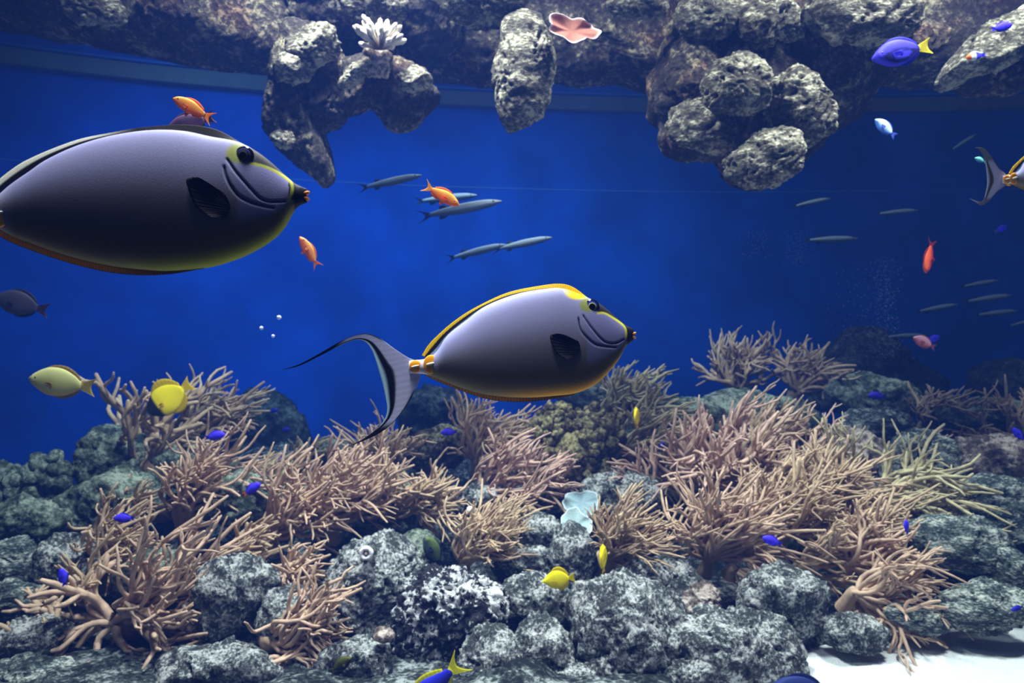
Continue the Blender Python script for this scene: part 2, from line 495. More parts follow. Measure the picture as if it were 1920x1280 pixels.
R_ = [
    # cx, cy, rx, ry, rot, mat, kw, label
    (215, 862, 60, 60, 0, M_OLIVE, {}, 'dark rounded boulder under the tall coral on the left reef crest'),
    (205, 945, 84, 62, 0, M_OLIVE, {}, 'green-grey boulder below the dark rounded one at left'),
    (55, 975, 78, 42, 8, M_OLIVE, {}, 'brown speckled rock at the left edge under the cauliflower coral'),
    (38, 1052, 68, 38, -10, M_ROCKB, {}, 'dark streaked rock at the left edge, uppermost of the stacked slabs'),
    (28, 1128, 72, 36, -6, M_ROCKB, {}, 'dark streaked rock at the left edge, middle of the stacked slabs'),
    (42, 1205, 88, 46, 12, M_ROCK, {}, 'speckled rock at the lower left edge behind the coral star'),
    (50, 1275, 100, 40, 0, M_ROCKB, {}, 'dark rock in the bottom left corner'),
    (128, 1062, 66, 58, 0, M_ROCK, {}, 'dark grey rock behind the small blue fish at lower left'),
    (440, 1118, 72, 88, 0, M_ROCK, {}, 'tall dark rock between the two lower left corals'),
    (400, 1258, 130, 52, 5, M_ROCK, {}, 'wide dark grey rock on the bottom edge left of centre'),
    (366, 1160, 30, 40, -10, M_PINK, {}, 'small pale rock at the tips of the lower left coral'),
    (445, 935, 82, 58, 10, M_OLIVE, {}, 'greenish rock behind the blue fish with the orange tail'),
    (505, 900, 50, 36, 0, M_OLIVE, {}, 'small greenish rock beside the yellow and violet fish'),
    (703, 1090, 88, 96, 0, M_ROCK, {'sub': 6}, 'large speckled rock carrying the white ring-shaped tube'),
    (672, 1236, 76, 50, -5, M_ROCK, {}, 'bright bluish grey rock on the bottom edge below the ring tube rock'),
    (978, 1058, 56, 36, 4, M_ROCK, {}, 'small speckled rock left of the grey column rock'),
    (1215, 850, 80, 60, 0, M_OLIVE, {'d': 3.35}, 'dark rock carrying the olive soft corals on the crest'),
    (335, 890, 84, 70, 0, M_OLIVE, {'d': 3.2}, 'dark rock behind the two left crest corals'),
    (1012, 1124, 78, 44, -8, M_ROCK, {}, 'speckled rock directly under the flat yellow fish'),
    (1070, 1048, 44, 66, 0, M_ROCK, {}, 'upright grey rock under the pale blue plate corals'),
    (1190, 1180, 128, 92, -18, M_ROCK, {'sub': 6}, 'biggest speckled boulder at the bottom centre right'),
    (1010, 1215, 74, 66, 30, M_ROCK, {}, 'speckled boulder between the knobbly white rock and the biggest boulder'),
    (915, 1240, 66, 62, 20, M_ROCK, {}, 'speckled boulder above the blue fish tail at the bottom edge'),
    (1140, 1258, 52, 34, 20, M_ROCK, {'knob': .15}, 'small hollowed rock on the bottom edge in front of the biggest boulder'),
    (1060, 1275, 60, 30, 0, M_ROCK, {}, 'low speckled rock on the bottom edge left of the hollowed one'),
    (1395, 1222, 122, 74, -14, M_ROCK, {'sub': 6}, 'broad pale-topped boulder beside the white sand'),
    (1290, 1268, 70, 36, 30, M_ROCK, {}, 'angular rock on the bottom edge between two big boulders'),
    (1310, 1126, 40, 36, 0, M_PINK, {'knob': .25, 'kfreq': 4}, 'small round bumpy pinkish rock above the broad boulder'),
    (1470, 1126, 82, 74, -10, M_ROCK, {}, 'dark boulder with pale rim above the white sand'),
    (1245, 1088, 66, 50, -20, M_ROCK, {}, 'grey rock right of the coral with the slim yellow fish'),
    (1812, 1020, 104, 50, -14, M_ROCKB, {}, 'streaked overhanging rock at the right with a dark cave below'),
    (1845, 1130, 100, 46, 8, M_ROCKB, {}, 'bright streaked rock lying on the white sand at right'),
    (1722, 1158, 72, 26, -16, M_ROCKB, {}, 'low dark rock tapering onto the white sand'),
    (1600, 1186, 66, 34, 0, M_ROCK, {}, 'shaded rock in the hollow behind the white sand'),
    (1905, 1068, 36, 44, 0, M_ROCKB, {}, 'streaked rock cut by the right edge above the sand'),
    (1870, 945, 84, 50, -18, M_ROCKB, {}, 'pale streaked rock at the right edge with a white chip on top'),
    (1860, 868, 92, 46, 0, M_PINK, {}, 'brownish rock at the right edge below the dull coral'),
    (1855, 790, 112, 40, -4, M_OLIVE, {}, 'flat green rock on the right part of the reef crest'),
    (1640, 742, 84, 36, -6, M_OLIVE, {}, 'flat pale rock under the violet fish on the reef crest'),
    (1652, 798, 64, 36, -5, M_ROCKB, {}, 'rounded light rock below the violet fish on the crest'),
    (1735, 880, 70, 62, -30, M_ROCKB, {}, 'sloping rock with a bright edge beside the dark cleft at right'),
    (1590, 850, 60, 44, 0, M_PINK, {}, 'mottled pinkish rock behind the wide coral thicket'),
    (1430, 780, 112, 44, -8, M_OLIVE, {}, 'long dark rock carrying the topmost coral'),
    (1290, 790, 80, 44, 4, M_OLIVE, {}, 'dark rock in the dip of the crest left of the topmost coral'),
    (822, 838, 56, 38, 10, M_BUSH, {'knob': .1}, 'pale yellowish rock beside the violet fish under the tail fin'),
    (622, 858, 62, 34, 5, M_OLIVE, {}, 'pale green rock on the crest under the lower tail streamer'),
    (905, 945, 60, 34, 0, M_ROCK, {}, 'bright speckled rock below the centre coral thicket'),
    (1005, 1005, 64, 40, -12, M_ROCK, {}, 'bright speckled rock left of the pale blue plate corals'),
    (1165, 928, 72, 40, 0, M_ROCK, {}, 'dark rock right of the pale blue plate corals'),
    (780, 1040, 44, 56, 0, M_OLIVE, {}, 'dark rock behind the hiding green fish'),
    (560, 1160, 90, 60, 0, M_ROCK, {}, 'dark rock under the lower centre left coral'),
    (300, 1090, 80, 56, 0, M_OLIVE, {}, 'dark rock between the left coral tufts'),
    (1480, 1010, 100, 70, 0, M_OLIVE, {'d': 3.0}, 'dark rock under the wide coral thicket'),
    (1640, 1010, 90, 66, -20, M_OLIVE, {'d': 3.0}, 'dark rock under the olive coral thicket'),
    (740, 940, 90, 50, 0, M_OLIVE, {}, 'dark rock under the large centre left coral'),
]
for cx, cy, rx, ry, rot, mat, kw, label in R_:
    k_ = 0.93 if cy > 1000 else 1.0
    rock(cx, cy, rx * k_, ry * k_, label, rot=rot, mat=mat, **kw)

# special reef lumps
rock(852, 1140, 96, 104, 'dark rock thickly dotted with white knobs at lower centre', mat=M_KNOB, knob=0.2, kfreq=5.0, sub=6,
     poly=[(760, 1100), (800, 1068), (860, 1075), (900, 1085), (940, 1105), (948, 1150), (900, 1200), (860, 1240), (790, 1245),
           (735, 1225), (738, 1180), (750, 1140)])


def nodule_coral(name, label, lobes, d, mat, n, r0, r1, seed):
    """a lumpy head made of many fused knobs grown over rounded lobes; one continuous surface"""
    rng = np.random.default_rng(seed)
    s = d / F
    cx, cy = lobes[0][0], lobes[0][1]
    V, Fc, base = [], [], 0
    v4, f4 = ico(4)
    v3, f3 = ico(3)
    for (lx, ly, rx, ry) in lobes:
        p = v4 * np.array([rx, 0.75 * min(rx, ry), ry]) * 0.9
        p = p * (1 + 0.12 * fbm(v4 * 2 + lx, seed))[:, None] + np.array([lx - cx, 0, cy - ly])
        V.append(p * s)
        Fc += [tuple(q + base for q in f) for f in f4]
        base += len(v4)
        for k in range(n):
            a = rng.normal(size=3)
            a[1] = -abs(a[1]) if rng.random() < 0.8 else a[1]
            a /= np.linalg.norm(a)
            r = rng.uniform(r0, r1)
            c = a * np.array([rx, 0.75 * min(rx, ry), ry]) * rng.uniform(0.86, 1.0) + np.array([lx - cx, 0, cy - ly])
            q = v3 * r * (1 + 0.28 * fbm(v3 * 1.6 + k, seed + k, 3))[:, None] * np.array([1, 1, rng.uniform(0.8, 1.3)]) + c
            V.append(q * s)
            Fc += [tuple(z_ + base for z_ in f) for f in f3]
            base += len(v3)
    o = mesh_obj(name, np.vstack(V), Fc, mat, loc=P(cx, cy, d))
    return tag(o, label, 'coral')


nodule_coral('cauliflower_coral', 'dark knobbly cauliflower coral on the left edge of the crest',
             [(40, 925, 60, 50), (95, 895, 42, 42), (10, 915, 40, 40), (110, 945, 40, 34)], 2.95, M_OLIVE, 40, 8, 15, 4)
nodule_coral('knobbly_coral', 'olive knobbly coral bush left of the slim yellow fish on the crest',
             [(1075, 860, 74, 84), (1045, 800, 52, 44), (1120, 900, 60, 58), (1035, 900, 46, 52), (1120, 810, 50, 50)], 3.05, M_BUSH, 90, 5, 11, 9)
rock(717, 1190, 22, 13, 'small brown plate-like rock right of the long-fingered coral', mat=M_PINK, sub=4, d=2.0)
for cx, cy, rx, ry, lab in [(1846, 905, 16, 5, 'white shell chip on the pale streaked rock at the right edge'),
                            (884, 957, 9, 8, 'white shell chip left of the speckled rocks at the centre'),
                            (935, 1113, 9, 7, 'white shell chip beside the white-knobbed rock')]:
    rock(cx, cy, rx, ry, lab, mat=plain('white_shell', (0.8, 0.8, 0.78), 0.6), sub=3, name='shell_chip', cat='shell', d=D(cy) - 0.22, rot=-15)

# far mounds
rock(505, 815, 80, 72, 'hazy dark blue mound far behind the left crest', mat=M_FAR, d=4.5,
     poly=[(430, 900), (434, 790), (445, 745), (468, 732), (500, 732), (528, 744), (546, 768), (566, 785), (578, 830), (590, 900)])
rock(402, 785, 46, 48, 'small hazy mound beside the bigger one behind the left crest', mat=M_FAR, d=4.6, knob=.2)
rock(820, 785, 74, 58, 'hazy dark mound behind the crest under the centre fish', mat=M_FAR, d=4.3, knob=.2)
rock(1640, 700, 110, 80, 'large hazy pyramid mound behind the right crest', mat=M_FAR, d=4.7,
     poly=[(1525, 770), (1535, 700), (1575, 640), (1600, 612), (1640, 620), (1680, 640), (1710, 680), (1760, 710), (1770, 780)])
rock(1895, 716, 66, 40, 'hazy rounded boulder at the right edge behind the crest', mat=M_FAR, d=4.3)
rock(1110, 745, 60, 30, 'hazy low rock behind the crest under the centre fish belly', mat=M_FAR, d=4.2)

# overhead arch
G = 2.55
rock(260, 0, 0, 0, 'long dark ledge of overhanging rock across the top left', d=2.7, mat=M_ARCH, sub=6, amp=0.08, boxy=0.6, thick=0.6,
     poly=[(-90, -90), (-80, 34), (0, 48), (40, 50), (62, 66), (72, 54), (130, 64), (170, 79), (230, 90), (300, 100), (350, 110),
           (400, 120), (460, 124), (515, 136), (570, 114), (600, -90)], name='overhanging_rock')
rock(570, 190, 0, 0, 'ragged hanging rock column with pointed tip above the left fish', d=2.5, mat=M_ARCH, sub=6, amp=0.14,
     poly=[(515, 100), (545, 40), (600, 50), (645, 110), (655, 170), (640, 228), (604, 240), (608, 268), (627, 305), (624, 345),
           (608, 352), (583, 330), (550, 308), (522, 275), (498, 245), (502, 200), (513, 160)], name='hanging_rock')
rock(722, 165, 0, 0, 'rounded dark hanging rock lobe right of the ragged column', d=2.5, mat=M_ARCH, sub=6, amp=0.13,
     poly=[(630, 120), (700, 100), (760, 115), (805, 140), (825, 182), (805, 208), (778, 238), (750, 250), (728, 242), (708, 215),
           (690, 196), (665, 205), (640, 220), (620, 170)], name='hanging_rock')
rock(982, 130, 0, 0, 'pale-topped hanging rock pillar beside the pink plate coral', d=2.4, mat=M_ARCHL, sub=6, amp=0.13,
     poly=[(940, 45), (980, 22), (1015, 32), (1034, 80), (1038, 130), (1030, 185), (1018, 220), (985, 238), (955, 246), (938, 225),
           (928, 180), (925, 130), (936, 80)], name='hanging_rock')
rock(1030, 40, 0, 0, 'dark rock ledge behind the pillar across the top centre', d=3.0, mat=M_ARCH, sub=6, amp=0.08, boxy=0.65, thick=0.5,
     poly=[(760, -90), (790, 145), (870, 150), (900, 156), (1000, 140), (1080, 156), (1130, 148), (1180, 146), (1240, 180),
           (1290, 180), (1300, -90)], name='overhanging_rock')
rock(690, -20, 0, 0, 'dark rock ledge over the white finger coral at the top', d=2.8, mat=M_ARCH, sub=6, amp=0.12, boxy=0.65,
     poly=[(540, -90), (540, 90), (600, 120), (700, 130), (800, 120), (860, 90), (870, -90)], name='overhanging_rock')
rock(1420, 170, 0, 0, 'big dark hanging rock mass right of centre', d=2.75, mat=M_ARCH, sub=6, amp=0.10, thick=0.7,
     poly=[(1222, 215), (1222, 130), (1250, 60), (1300, 10), (1500, -60), (1660, 20), (1650, 150), (1622, 195), (1600, 222),
           (1560, 245), (1530, 282), (1500, 312), (1440, 348), (1400, 352), (1370, 337), (1352, 292), (1320, 292), (1290, 298),
           (1252, 285), (1240, 258), (1250, 232)], name='hanging_rock')
rock(1378, 158, 68, 58, 'pale round boulder in the hanging rock mass', d=2.4, mat=M_ARCHL, sub=6,
     poly=[(1316, 160), (1335, 122), (1380, 103), (1422, 115), (1446, 150), (1442, 195), (1410, 215), (1370, 210), (1330, 200)],
     name='hanging_rock')
rock(1502, 195, 60, 60, 'pointed boulder right of the pale round one in the hanging mass', d=2.45, mat=M_ARCHL, sub=6,
     poly=[(1448, 155), (1485, 126), (1512, 140), (1548, 175), (1566, 205), (1560, 250), (1520, 275), (1470, 260), (1440, 210)],
     name='hanging_rock')
rock(1438, 298, 64, 52, 'lowest rounded boulder of the hanging mass with a bright top', d=2.4, mat=M_ARCHL, sub=6,
     poly=[(1392, 275), (1420, 250), (1460, 240), (1498, 250), (1506, 280), (1495, 320), (1450, 348), (1400, 353), (1366, 330),
           (1360, 300)], name='hanging_rock')
rock(1320, 240, 62, 50, 'brown knobbly boulder left of the lowest one in the hanging mass', d=2.5, mat=M_ARCHL, knob=.2, name='hanging_rock')
rock(1300, 150, 50, 50, 'dim rounded rock at the left side of the hanging mass', d=2.6, mat=M_ARCH, name='hanging_rock')
rock(1800, 60, 0, 0, 'dark rock ledge across the top right corner', d=2.9, mat=M_ARCH, sub=6, amp=0.08, boxy=0.65, thick=0.5,
     poly=[(1560, -90), (1570, 100), (1620, 150), (1700, 158), (1780, 156), (1850, 144), (1990, 130), (2000, -90)],
     name='overhanging_rock')
rock(1600, 30, 115, 55, 'streaked pale rock at the top behind the blue and yellow fish', d=2.5, mat=M_ARCHL, name='overhanging_rock')
rock(1700, 78, 66, 36, 'brown rock ledge directly above the blue and yellow fish', d=2.6, mat=M_ARCH, rot=10, name='overhanging_rock')
rock(1862, 88, 116, 42, 'diagonal brown rock slab at the top right edge', d=2.45, mat=M_ARCHL, rot=34, name='overhanging_rock')
rock(1870, 150, 90, 26, 'low brown rock under the diagonal slab at the top right', d=2.55, mat=M_ARCH, rot=8, name='overhanging_rock')
rock(1445, 45, 62, 42, 'mottled pale rock above the pointed boulder at the top', d=2.5, mat=M_ARCHL, knob=.2, name='overhanging_rock')
rock(1335, 30, 60, 44, 'mottled brown rock at the top above the pale round boulder', d=2.55, mat=M_ARCHL, name='overhanging_rock')
rock(1190, 10, 60, 26, 'pale lit rock at the top edge right of the pink plate coral', d=2.6, mat=M_ARCHL, name='overhanging_rock')
rock(905, 10, 92, 34, 'long pale streaked rock at the top edge left of the pillar', d=2.4, mat=M_ARCHL, name='overhanging_rock')
rock(690, 12, 66, 40, 'mottled pale rock at the top edge above the white finger coral', d=2.5, mat=M_ARCHL, knob=.2, name='overhanging_rock')
rock(588, 88, 48, 34, 'bright rough rock at the top of the ragged column', d=2.35, mat=M_ARCHL, rot=25, knob=.2, name='hanging_rock')
rock(552, 132, 40, 28, 'bright small rock at the left shoulder of the ragged column', d=2.35, mat=M_ARCHL, rot=-10, name='hanging_rock')
rock(668, 138, 36, 14, 'slanting pale rock sliver under the white finger coral', d=2.35, mat=M_ARCHL, rot=35, name='hanging_rock')
rock(778, 148, 34, 20, 'bright rounded knob on the dark rock lobe', d=2.35, mat=M_ARCHL, rot=15, name='hanging_rock')
rock(706, 118, 28, 30, 'violet-grey pedestal rock holding the white finger coral', d=2.38, mat=M_PINK, name='hanging_rock')
rock(170, 14, 60, 30, 'lit brown rock knob at the top left', d=2.5, mat=M_ARCHL, rot=-10, knob=.2, name='overhanging_rock')
rock(330, 20, 60, 40, 'dim brown rock knob at the top left of the ragged column', d=2.55, mat=M_ARCH, name='overhanging_rock')
rock(535, 262, 28, 16, 'small pale knob on the flank of the ragged column', d=2.4, mat=M_ARCHL, rot=-20, knob=.2, name='hanging_rock')

# ------------------------------------------------------------------ soft corals


def tube(V, Fc, path, rad, sides=7):
    n = len(path)
    t = np.gradient(path, axis=0)
    t /= np.linalg.norm(t, axis=1)[:, None] + 1e-9
    ref = np.array([0.3, 1.0, 0.2])
    a = np.cross(t, ref)
    a /= np.linalg.norm(a, axis=1)[:, None] + 1e-9
    b = np.cross(t, a)
    ph = np.arange(sides) * 2 * math.pi / sides
    ring = path[:, None, :] + rad[:, None, None] * (np.cos(ph)[None, :, None] * a[:, None, :] + np.sin(ph)[None, :, None] * b[:, None, :])
    base = sum(len(x) for x in V)
    V.append(ring.reshape(-1, 3))
    V.append((path[-1] + t[-1] * rad[-1] * 0.8)[None, :])
    for i in range(n - 1):
        for k in range(sides):
            k2 = (k + 1) % sides
            Fc.append((base + i * sides + k, base + i * sides + k2, base + (i + 1) * sides + k2, base + (i + 1) * sides + k))
    tip = base + n * sides
    for k in range(sides):
        Fc.append((base + (n - 1) * sides + k, base + (n - 1) * sides + (k + 1) % sides, tip))


def tentacle(V, Fc, rng, p0, dr, L, r, bend, depth=0, maxd=2, segs=10):
    """a bending tapering finger that forks"""
    dr = dr / np.linalg.norm(dr)
    side = rng.normal(size=3)
    side -= side.dot(dr) * dr
    side /= np.linalg.norm(side)
    w = rng.uniform(0.08, 0.22) * rng.choice([-1, 1])
    t = np.linspace(0, 1, segs)[:, None]
    s2 = np.cross(side, dr)
    path = (p0 + dr * L * t + bend * L * t ** 2 + side * L * w * np.sin(t * rng.uniform(2.5, 5.5))
            + s2 * L * rng.uniform(-0.09, 0.09) * np.sin(t * rng.uniform(5, 9)) + s2 * L * rng.uniform(-0.3, 0.3) * t ** 2.5)
    end = 0.6 if depth else 0.66
    rad = r * (1 - (1 - end) * t[:, 0])
    rad[-1] *= 0.72
    tube(V, Fc, path, rad)
    if depth < maxd:
        k = rng.integers(2, 5) if depth == 0 else rng.integers(0, 3)
        for _ in range(k):
            i = int(rng.uniform(0.3, 0.75) * (segs - 1))
            tg = path[i + 1] - path[i]
            tg /= np.linalg.norm(tg)
            nd = tg + rng.normal(size=3) * np.array([0.30, 0.25, 0.30])
            tentacle(V, Fc, rng, path[i], nd, L * rng.uniform(0.40, 0.62), rad[i] * 0.88, bend * 0.8, depth + 1, maxd, 8)


def coral(bx, by, ang, spread, L, n, label, tone='pink', r=4.6, d=None, flow=(0.25, 0, 0.0), stalk=(18, 30), dz=0.0, width=26, maxd=2,
          seed=None):
    rng = np.random.default_rng(seed if seed is not None else int(bx * 31 + by))
    d = (D(by) - 0.06) if d is None else d
    s = d / F
    root = empty('soft_coral', P(bx, by, d), label, 'coral', 'soft corals on the reef')
    mat = CORALS[tone]
    # stalk: a fleshy fluted foot that leans into the fan of branches
    V, Fc = [], []
    a0 = math.radians(ang)
    sr, sl = stalk
    t = np.linspace(-1, 0.42, 12)[:, None]
    head = np.array([math.cos(a0) * 0.55, -0.30, 0.55 * math.sin(a0) + 0.30])
    foot = np.array([0.15 * math.cos(a0), -1.0, 1.35])        # the foot runs back and down into the rock
    path = (np.where(t < 0, foot * t, head * t)) * sl * s
    path[1:-1] = (path[:-2] + 2 * path[1:-1] + path[2:]) / 4
    rad = sr * s * (0.62 + 0.25 * np.abs(t[:, 0]) ** 1.5)
    rad[-1] *= 0.45
    rad[-2] *= 0.8
    tube(V, Fc, path, rad, 20)
    vv = np.vstack(V)
    ph = np.arctan2(vv[:, 2], vv[:, 0])
    vv = vv + (vv - np.array([0, 0, 0])) * (0.10 * fbm(vv / s / 14, 3))[:, None]
    mesh_obj('stalk', vv, Fc, mat, root)
    n = int(n * 1.35)
    L = L * 1.12
    r = r * 0.70
    for i in range(n):
        u = (i + rng.uniform(-0.4, 0.4)) / max(1, n - 1) * 2 - 1
        a = math.radians(ang + spread * u * 0.5 if spread < 300 else ang + spread * u * 0.5)
        dep = rng.uniform(-0.75, 0.35)
        dr = np.array([math.cos(a), dep, math.sin(a)])
        off = np.array([math.cos(a) * rng.uniform(0, 1) * width * 0.5 + rng.uniform(-0.3, 0.3) * width, rng.uniform(-0.5, 0.3) * width,
                        math.sin(a) * rng.uniform(0, 0.8) * width * 0.5]) * s
        V, Fc = [], []
        ll = L * s * rng.uniform(0.62, 1.05)
        bend = np.array(flow, float) + rng.normal(size=3) * 0.2
        tentacle(V, Fc, rng, off, dr, ll, r * s * rng.uniform(1.15, 1.5), bend, 0, maxd)
        mesh_obj('branch', np.vstack(V), Fc, mat, root)
    return root


C_ = [
    # bx, by, angle, spread, length, n, tone, kw, label
    (278, 872, 96, 92, 140, 11, 'tan', dict(r=7.2, stalk=(46, 70)), 'tall tan soft coral on the left crest, left of the yellow black-faced fish'),
    (335, 820, 40, 50, 120, 16, 'tan', dict(r=4.4), 'tan soft coral sweeping right under the violet-blue fish at left'),
    (345, 962, 58, 62, 135, 26, 'pink', dict(r=4.8, stalk=(34, 50)), 'bushy pink-tan soft coral below the left crest'),
    (238, 968, 70, 110, 66, 14, 'tan', dict(r=4.2), 'small tan soft coral behind the blue fish at left'),
    (190, 1052, 62, 130, 96, 22, 'tan', dict(r=4.6, stalk=(34, 36)), 'tan soft coral with a smooth foot below the small blue fish at left'),
    (215, 1165, 230, 270, 125, 9, 'pink', dict(r=8.4, flow=(0.05, 0, -0.05)), 'star-shaped pink-tan soft coral at the lower left'),
    (235, 1140, 38, 24, 175, 18, 'pink', dict(r=5.4, flow=(0.1, 0, 0.05)), 'soft coral combed to the upper right behind the coral star'),
    (175, 1130, 118, 60, 95, 6, 'tan', dict(r=5.2), 'tan tuft rising left of the combed coral at lower left'),
    (105, 1190, 215, 250, 90, 7, 'tan', dict(r=7.0, flow=(-0.05, 0, -0.1)), 'drooping soft coral at the bottom left edge'),
    (240, 1160, 0, 40, 120, 9, 'pink', dict(r=6.0), 'soft coral fingers spreading right of the coral star'),
    (425, 1050, 42, 80, 78, 12, 'tan', dict(r=5.2, stalk=(44, 40)), 'broad-footed tan soft coral left of centre'),
    (440, 1075, 270, 160, 42, 7, 'tan', dict(r=4.0, stalk=(14, 14)), 'small drooping pale coral beside the tall dark rock'),
    (505, 1000, 52, 66, 115, 24, 'pink', dict(r=4.6), 'dense pink-tan soft coral left of the ring tube rock'),
    (500, 925, 60, 80, 60, 9, 'olive', dict(r=3.6, stalk=(12, 14)), 'small olive coral behind the orange-tailed blue fish'),
    (560, 880, 70, 70, 46, 8, 'olive', dict(r=3.4, stalk=(12, 14)), 'thin olive coral beside the yellow and violet fish'),
    (620, 980, 72, 88, 128, 28, 'pink', dict(r=4.4), 'large dense soft coral at the centre left'),
    (590, 930, 50, 60, 90, 14, 'rose', dict(r=4.4), 'pinkish soft coral behind the large one at centre left'),
    (720, 970, 62, 66, 95, 18, 'tan', dict(r=4.2), 'tan soft coral on the right flank of the large one at centre left'),
    (705, 885, 84, 90, 84, 22, 'tan', dict(r=3.8, flow=(.1, 0, 0)), 'soft coral under the lower streamer of the centre fish'),
    (500, 1085, 8, 60, 88, 22, 'pink', dict(r=4.4, flow=(.1, 0, -.05)), 'soft coral combed to the right above the dark rock at centre left'),
    (508, 1195, 24, 46, 132, 22, 'pink', dict(r=5.4, flow=(.15, 0, -.08), stalk=(36, 46)), 'long-fingered pink-tan coral at the bottom left of centre'),
    (485, 1238, -14, 40, 84, 8, 'pink', dict(r=5.0, stalk=(14, 14), flow=(.1, 0, -.1)), 'low coral fingers at the bottom below the long-fingered coral'),
    (800, 968, 78, 90, 78, 16, 'tan', dict(r=4.0), 'tan coral tuft above the hiding green fish'),
    (895, 865, 66, 120, 104, 26, 'tan', dict(r=3.9), 'tan soft coral right of the violet fish at the centre crest'),
    (900, 925, 30, 120, 110, 20, 'rose', dict(r=4.2, flow=(.2, 0, .1)), 'rosy tangled soft coral at the centre'),
    (1000, 905, 15, 90, 70, 10, 'rose', dict(r=3.8), 'rosy coral fingers in front of the olive knobbly bush'),
    (870, 1060, 66, 74, 110, 26, 'tan', dict(r=3.6), 'fine tan coral between the hiding green fish and the speckled rocks'),
    (935, 1000, 60, 60, 60, 10, 'tan', dict(r=3.4), 'fine tan coral tips left of the pale blue plate corals'),
    (1135, 1050, 52, 92, 112, 30, 'tan', dict(r=3.8, stalk=(34, 46)), 'fan-shaped tan coral behind the slim upright yellow fish'),
    (1160, 800, 60, 130, 100, 30, 'olive', dict(r=4.2, width=50), 'olive soft coral on the crest above the slim yellow fish'),
    (1160, 850, 8, 110, 110, 32, 'olive', dict(r=4.0, width=50, flow=(.1, 0, -.05)), 'olive soft coral combed right below the slim yellow fish'),
    (1215, 915, 165, 140, 70, 12, 'rose', dict(r=4.0, flow=(-.1, 0, .1)), 'rosy coral left of the wide thicket'),
    (1385, 728, 92, 110, 84, 22, 'tan', dict(r=4.0, flow=(.05, 0, .05)), 'topmost soft coral on the crest right of centre, left half'),
    (1490, 735, 62, 130, 92, 22, 'tan', dict(r=4.0, flow=(.1, 0, 0)), 'topmost soft coral on the crest right of centre, right half'),
    (1325, 915, 85, 110, 140, 26, 'rose', dict(r=4.6, flow=(.05, 0, .05)), 'tall rosy branching coral at the left of the wide thicket'),
    (1400, 860, 70, 70, 100, 14, 'tan', dict(r=4.2), 'tan branching coral behind the tall rosy one'),
    (1330, 1045, 78, 110, 132, 34, 'pink', dict(r=4.4), 'dense pink-tan coral at the lower left of the wide thicket'),
    (1375, 1065, -35, 34, 80, 7, 'pink', dict(r=4.4, stalk=(16, 16), flow=(0, 0, -.05)), 'coral fingers drooping over the dark boulder above the sand'),
    (1470, 1000, 82, 130, 125, 34, 'tan', dict(r=4.2), 'tan coral in the middle of the wide thicket'),
    (1540, 950, 80, 140, 110, 30, 'tan', dict(r=3.8), 'tangled coral at the upper right of the wide thicket'),
    (1590, 1060, 40, 120, 110, 22, 'pink', dict(r=4.6, flow=(.15, 0, -.02)), 'pink-tan coral at the right end of the thicket'),
    (1600, 1110, -12, 120, 125, 22, 'pink', dict(r=4.8, flow=(.1, 0, -.05)), 'coral spreading toward the white sand'),
    (1420, 930, 95, 110, 90, 20, 'tan', dict(r=4.0), 'tan coral filling the thicket behind its dense lower left part'),
    (1620, 1020, 95, 120, 80, 18, 'tan', dict(r=4.0), 'tan coral in the thicket right above the coral spreading toward the sand'),
    (1500, 880, 60, 130, 80, 18, 'rose', dict(r=3.6), 'rosy tangle at the top edge of the wide thicket'),
    (1500, 1060, 30, 60, 90, 12, 'tan', dict(r=4.2), 'tan coral behind the blue fish near the sand'),
    (1640, 935, 6, 80, 150, 34, 'olive', dict(r=4.6, flow=(.02, 0, -.10)), 'olive soft coral trailing right above the dark cave'),
    (1680, 985, 270, 120, 70, 8, 'olive', dict(r=4.2, flow=(.1, 0, 0)), 'looping olive fingers below the trailing olive coral'),
    (1600, 900, 150, 90, 90, 14, 'olive', dict(r=3.6, flow=(.05, 0, .1)), 'olive coral fingers lying left of the trailing one'),
    (1735, 795, 88, 90, 66, 16, 'dull', dict(r=3.6), 'dull brown coral on the crest near the right'),
    (1700, 880, 80, 150, 52, 12, 'rose', dict(r=3.6), 'small rosy coral tuft on the sloping rock at right'),
    (1895, 825, 150, 150, 90, 14, 'dull', dict(r=3.8, flow=(-.1, 0, 0)), 'dull coral around the violet fish at the right edge'),
]
for bx, by, ang, spread, L, n, tone, kw, label in C_:
    coral(bx, by, ang, spread, L, n, label, tone, **kw)

# white finger coral and plate corals
rng = np.random.default_rng(5)
d = 2.3
s = d / F
fc_root = empty('finger_coral', P(712, 92, d), 'white stubby finger coral under the arch, left of the hanging pillar', 'coral')
for i in range(64):
    a = math.radians(rng.uniform(0, 180))
    el = rng.uniform(-0.9, 0.5)
    dr = np.array([math.cos(a) * 1.1, el, math.sin(a) * 0.9 + 0.15])
    dr /= np.linalg.norm(dr)
    L = rng.uniform(24, 56) * s
    t = np.linspace(0, 1, 8)[:, None]
    V, Fc = [], []
    path = dr * L * t + np.array([0, 0, 0.15]) * L * t * t
    rad = s * (2.4 + 3.4 * smooth(0.6, 0.92, t[:, 0]))
    rad[-1] *= 0.6
    tube(V, Fc, path, rad, 9)
    vv = np.vstack(V)
    w = np.r_[np.repeat(smooth(0.25, 0.7, t[:, 0]), 9), 1.0][:, None]
    cc = np.array(srgb(120, 98, 84))[None, :] * (1 - w) + np.array([0.72, 0.66, 0.58])[None, :] * w
    mesh_obj('finger', vv, Fc, M_SKIN, fc_root, cols=cc)


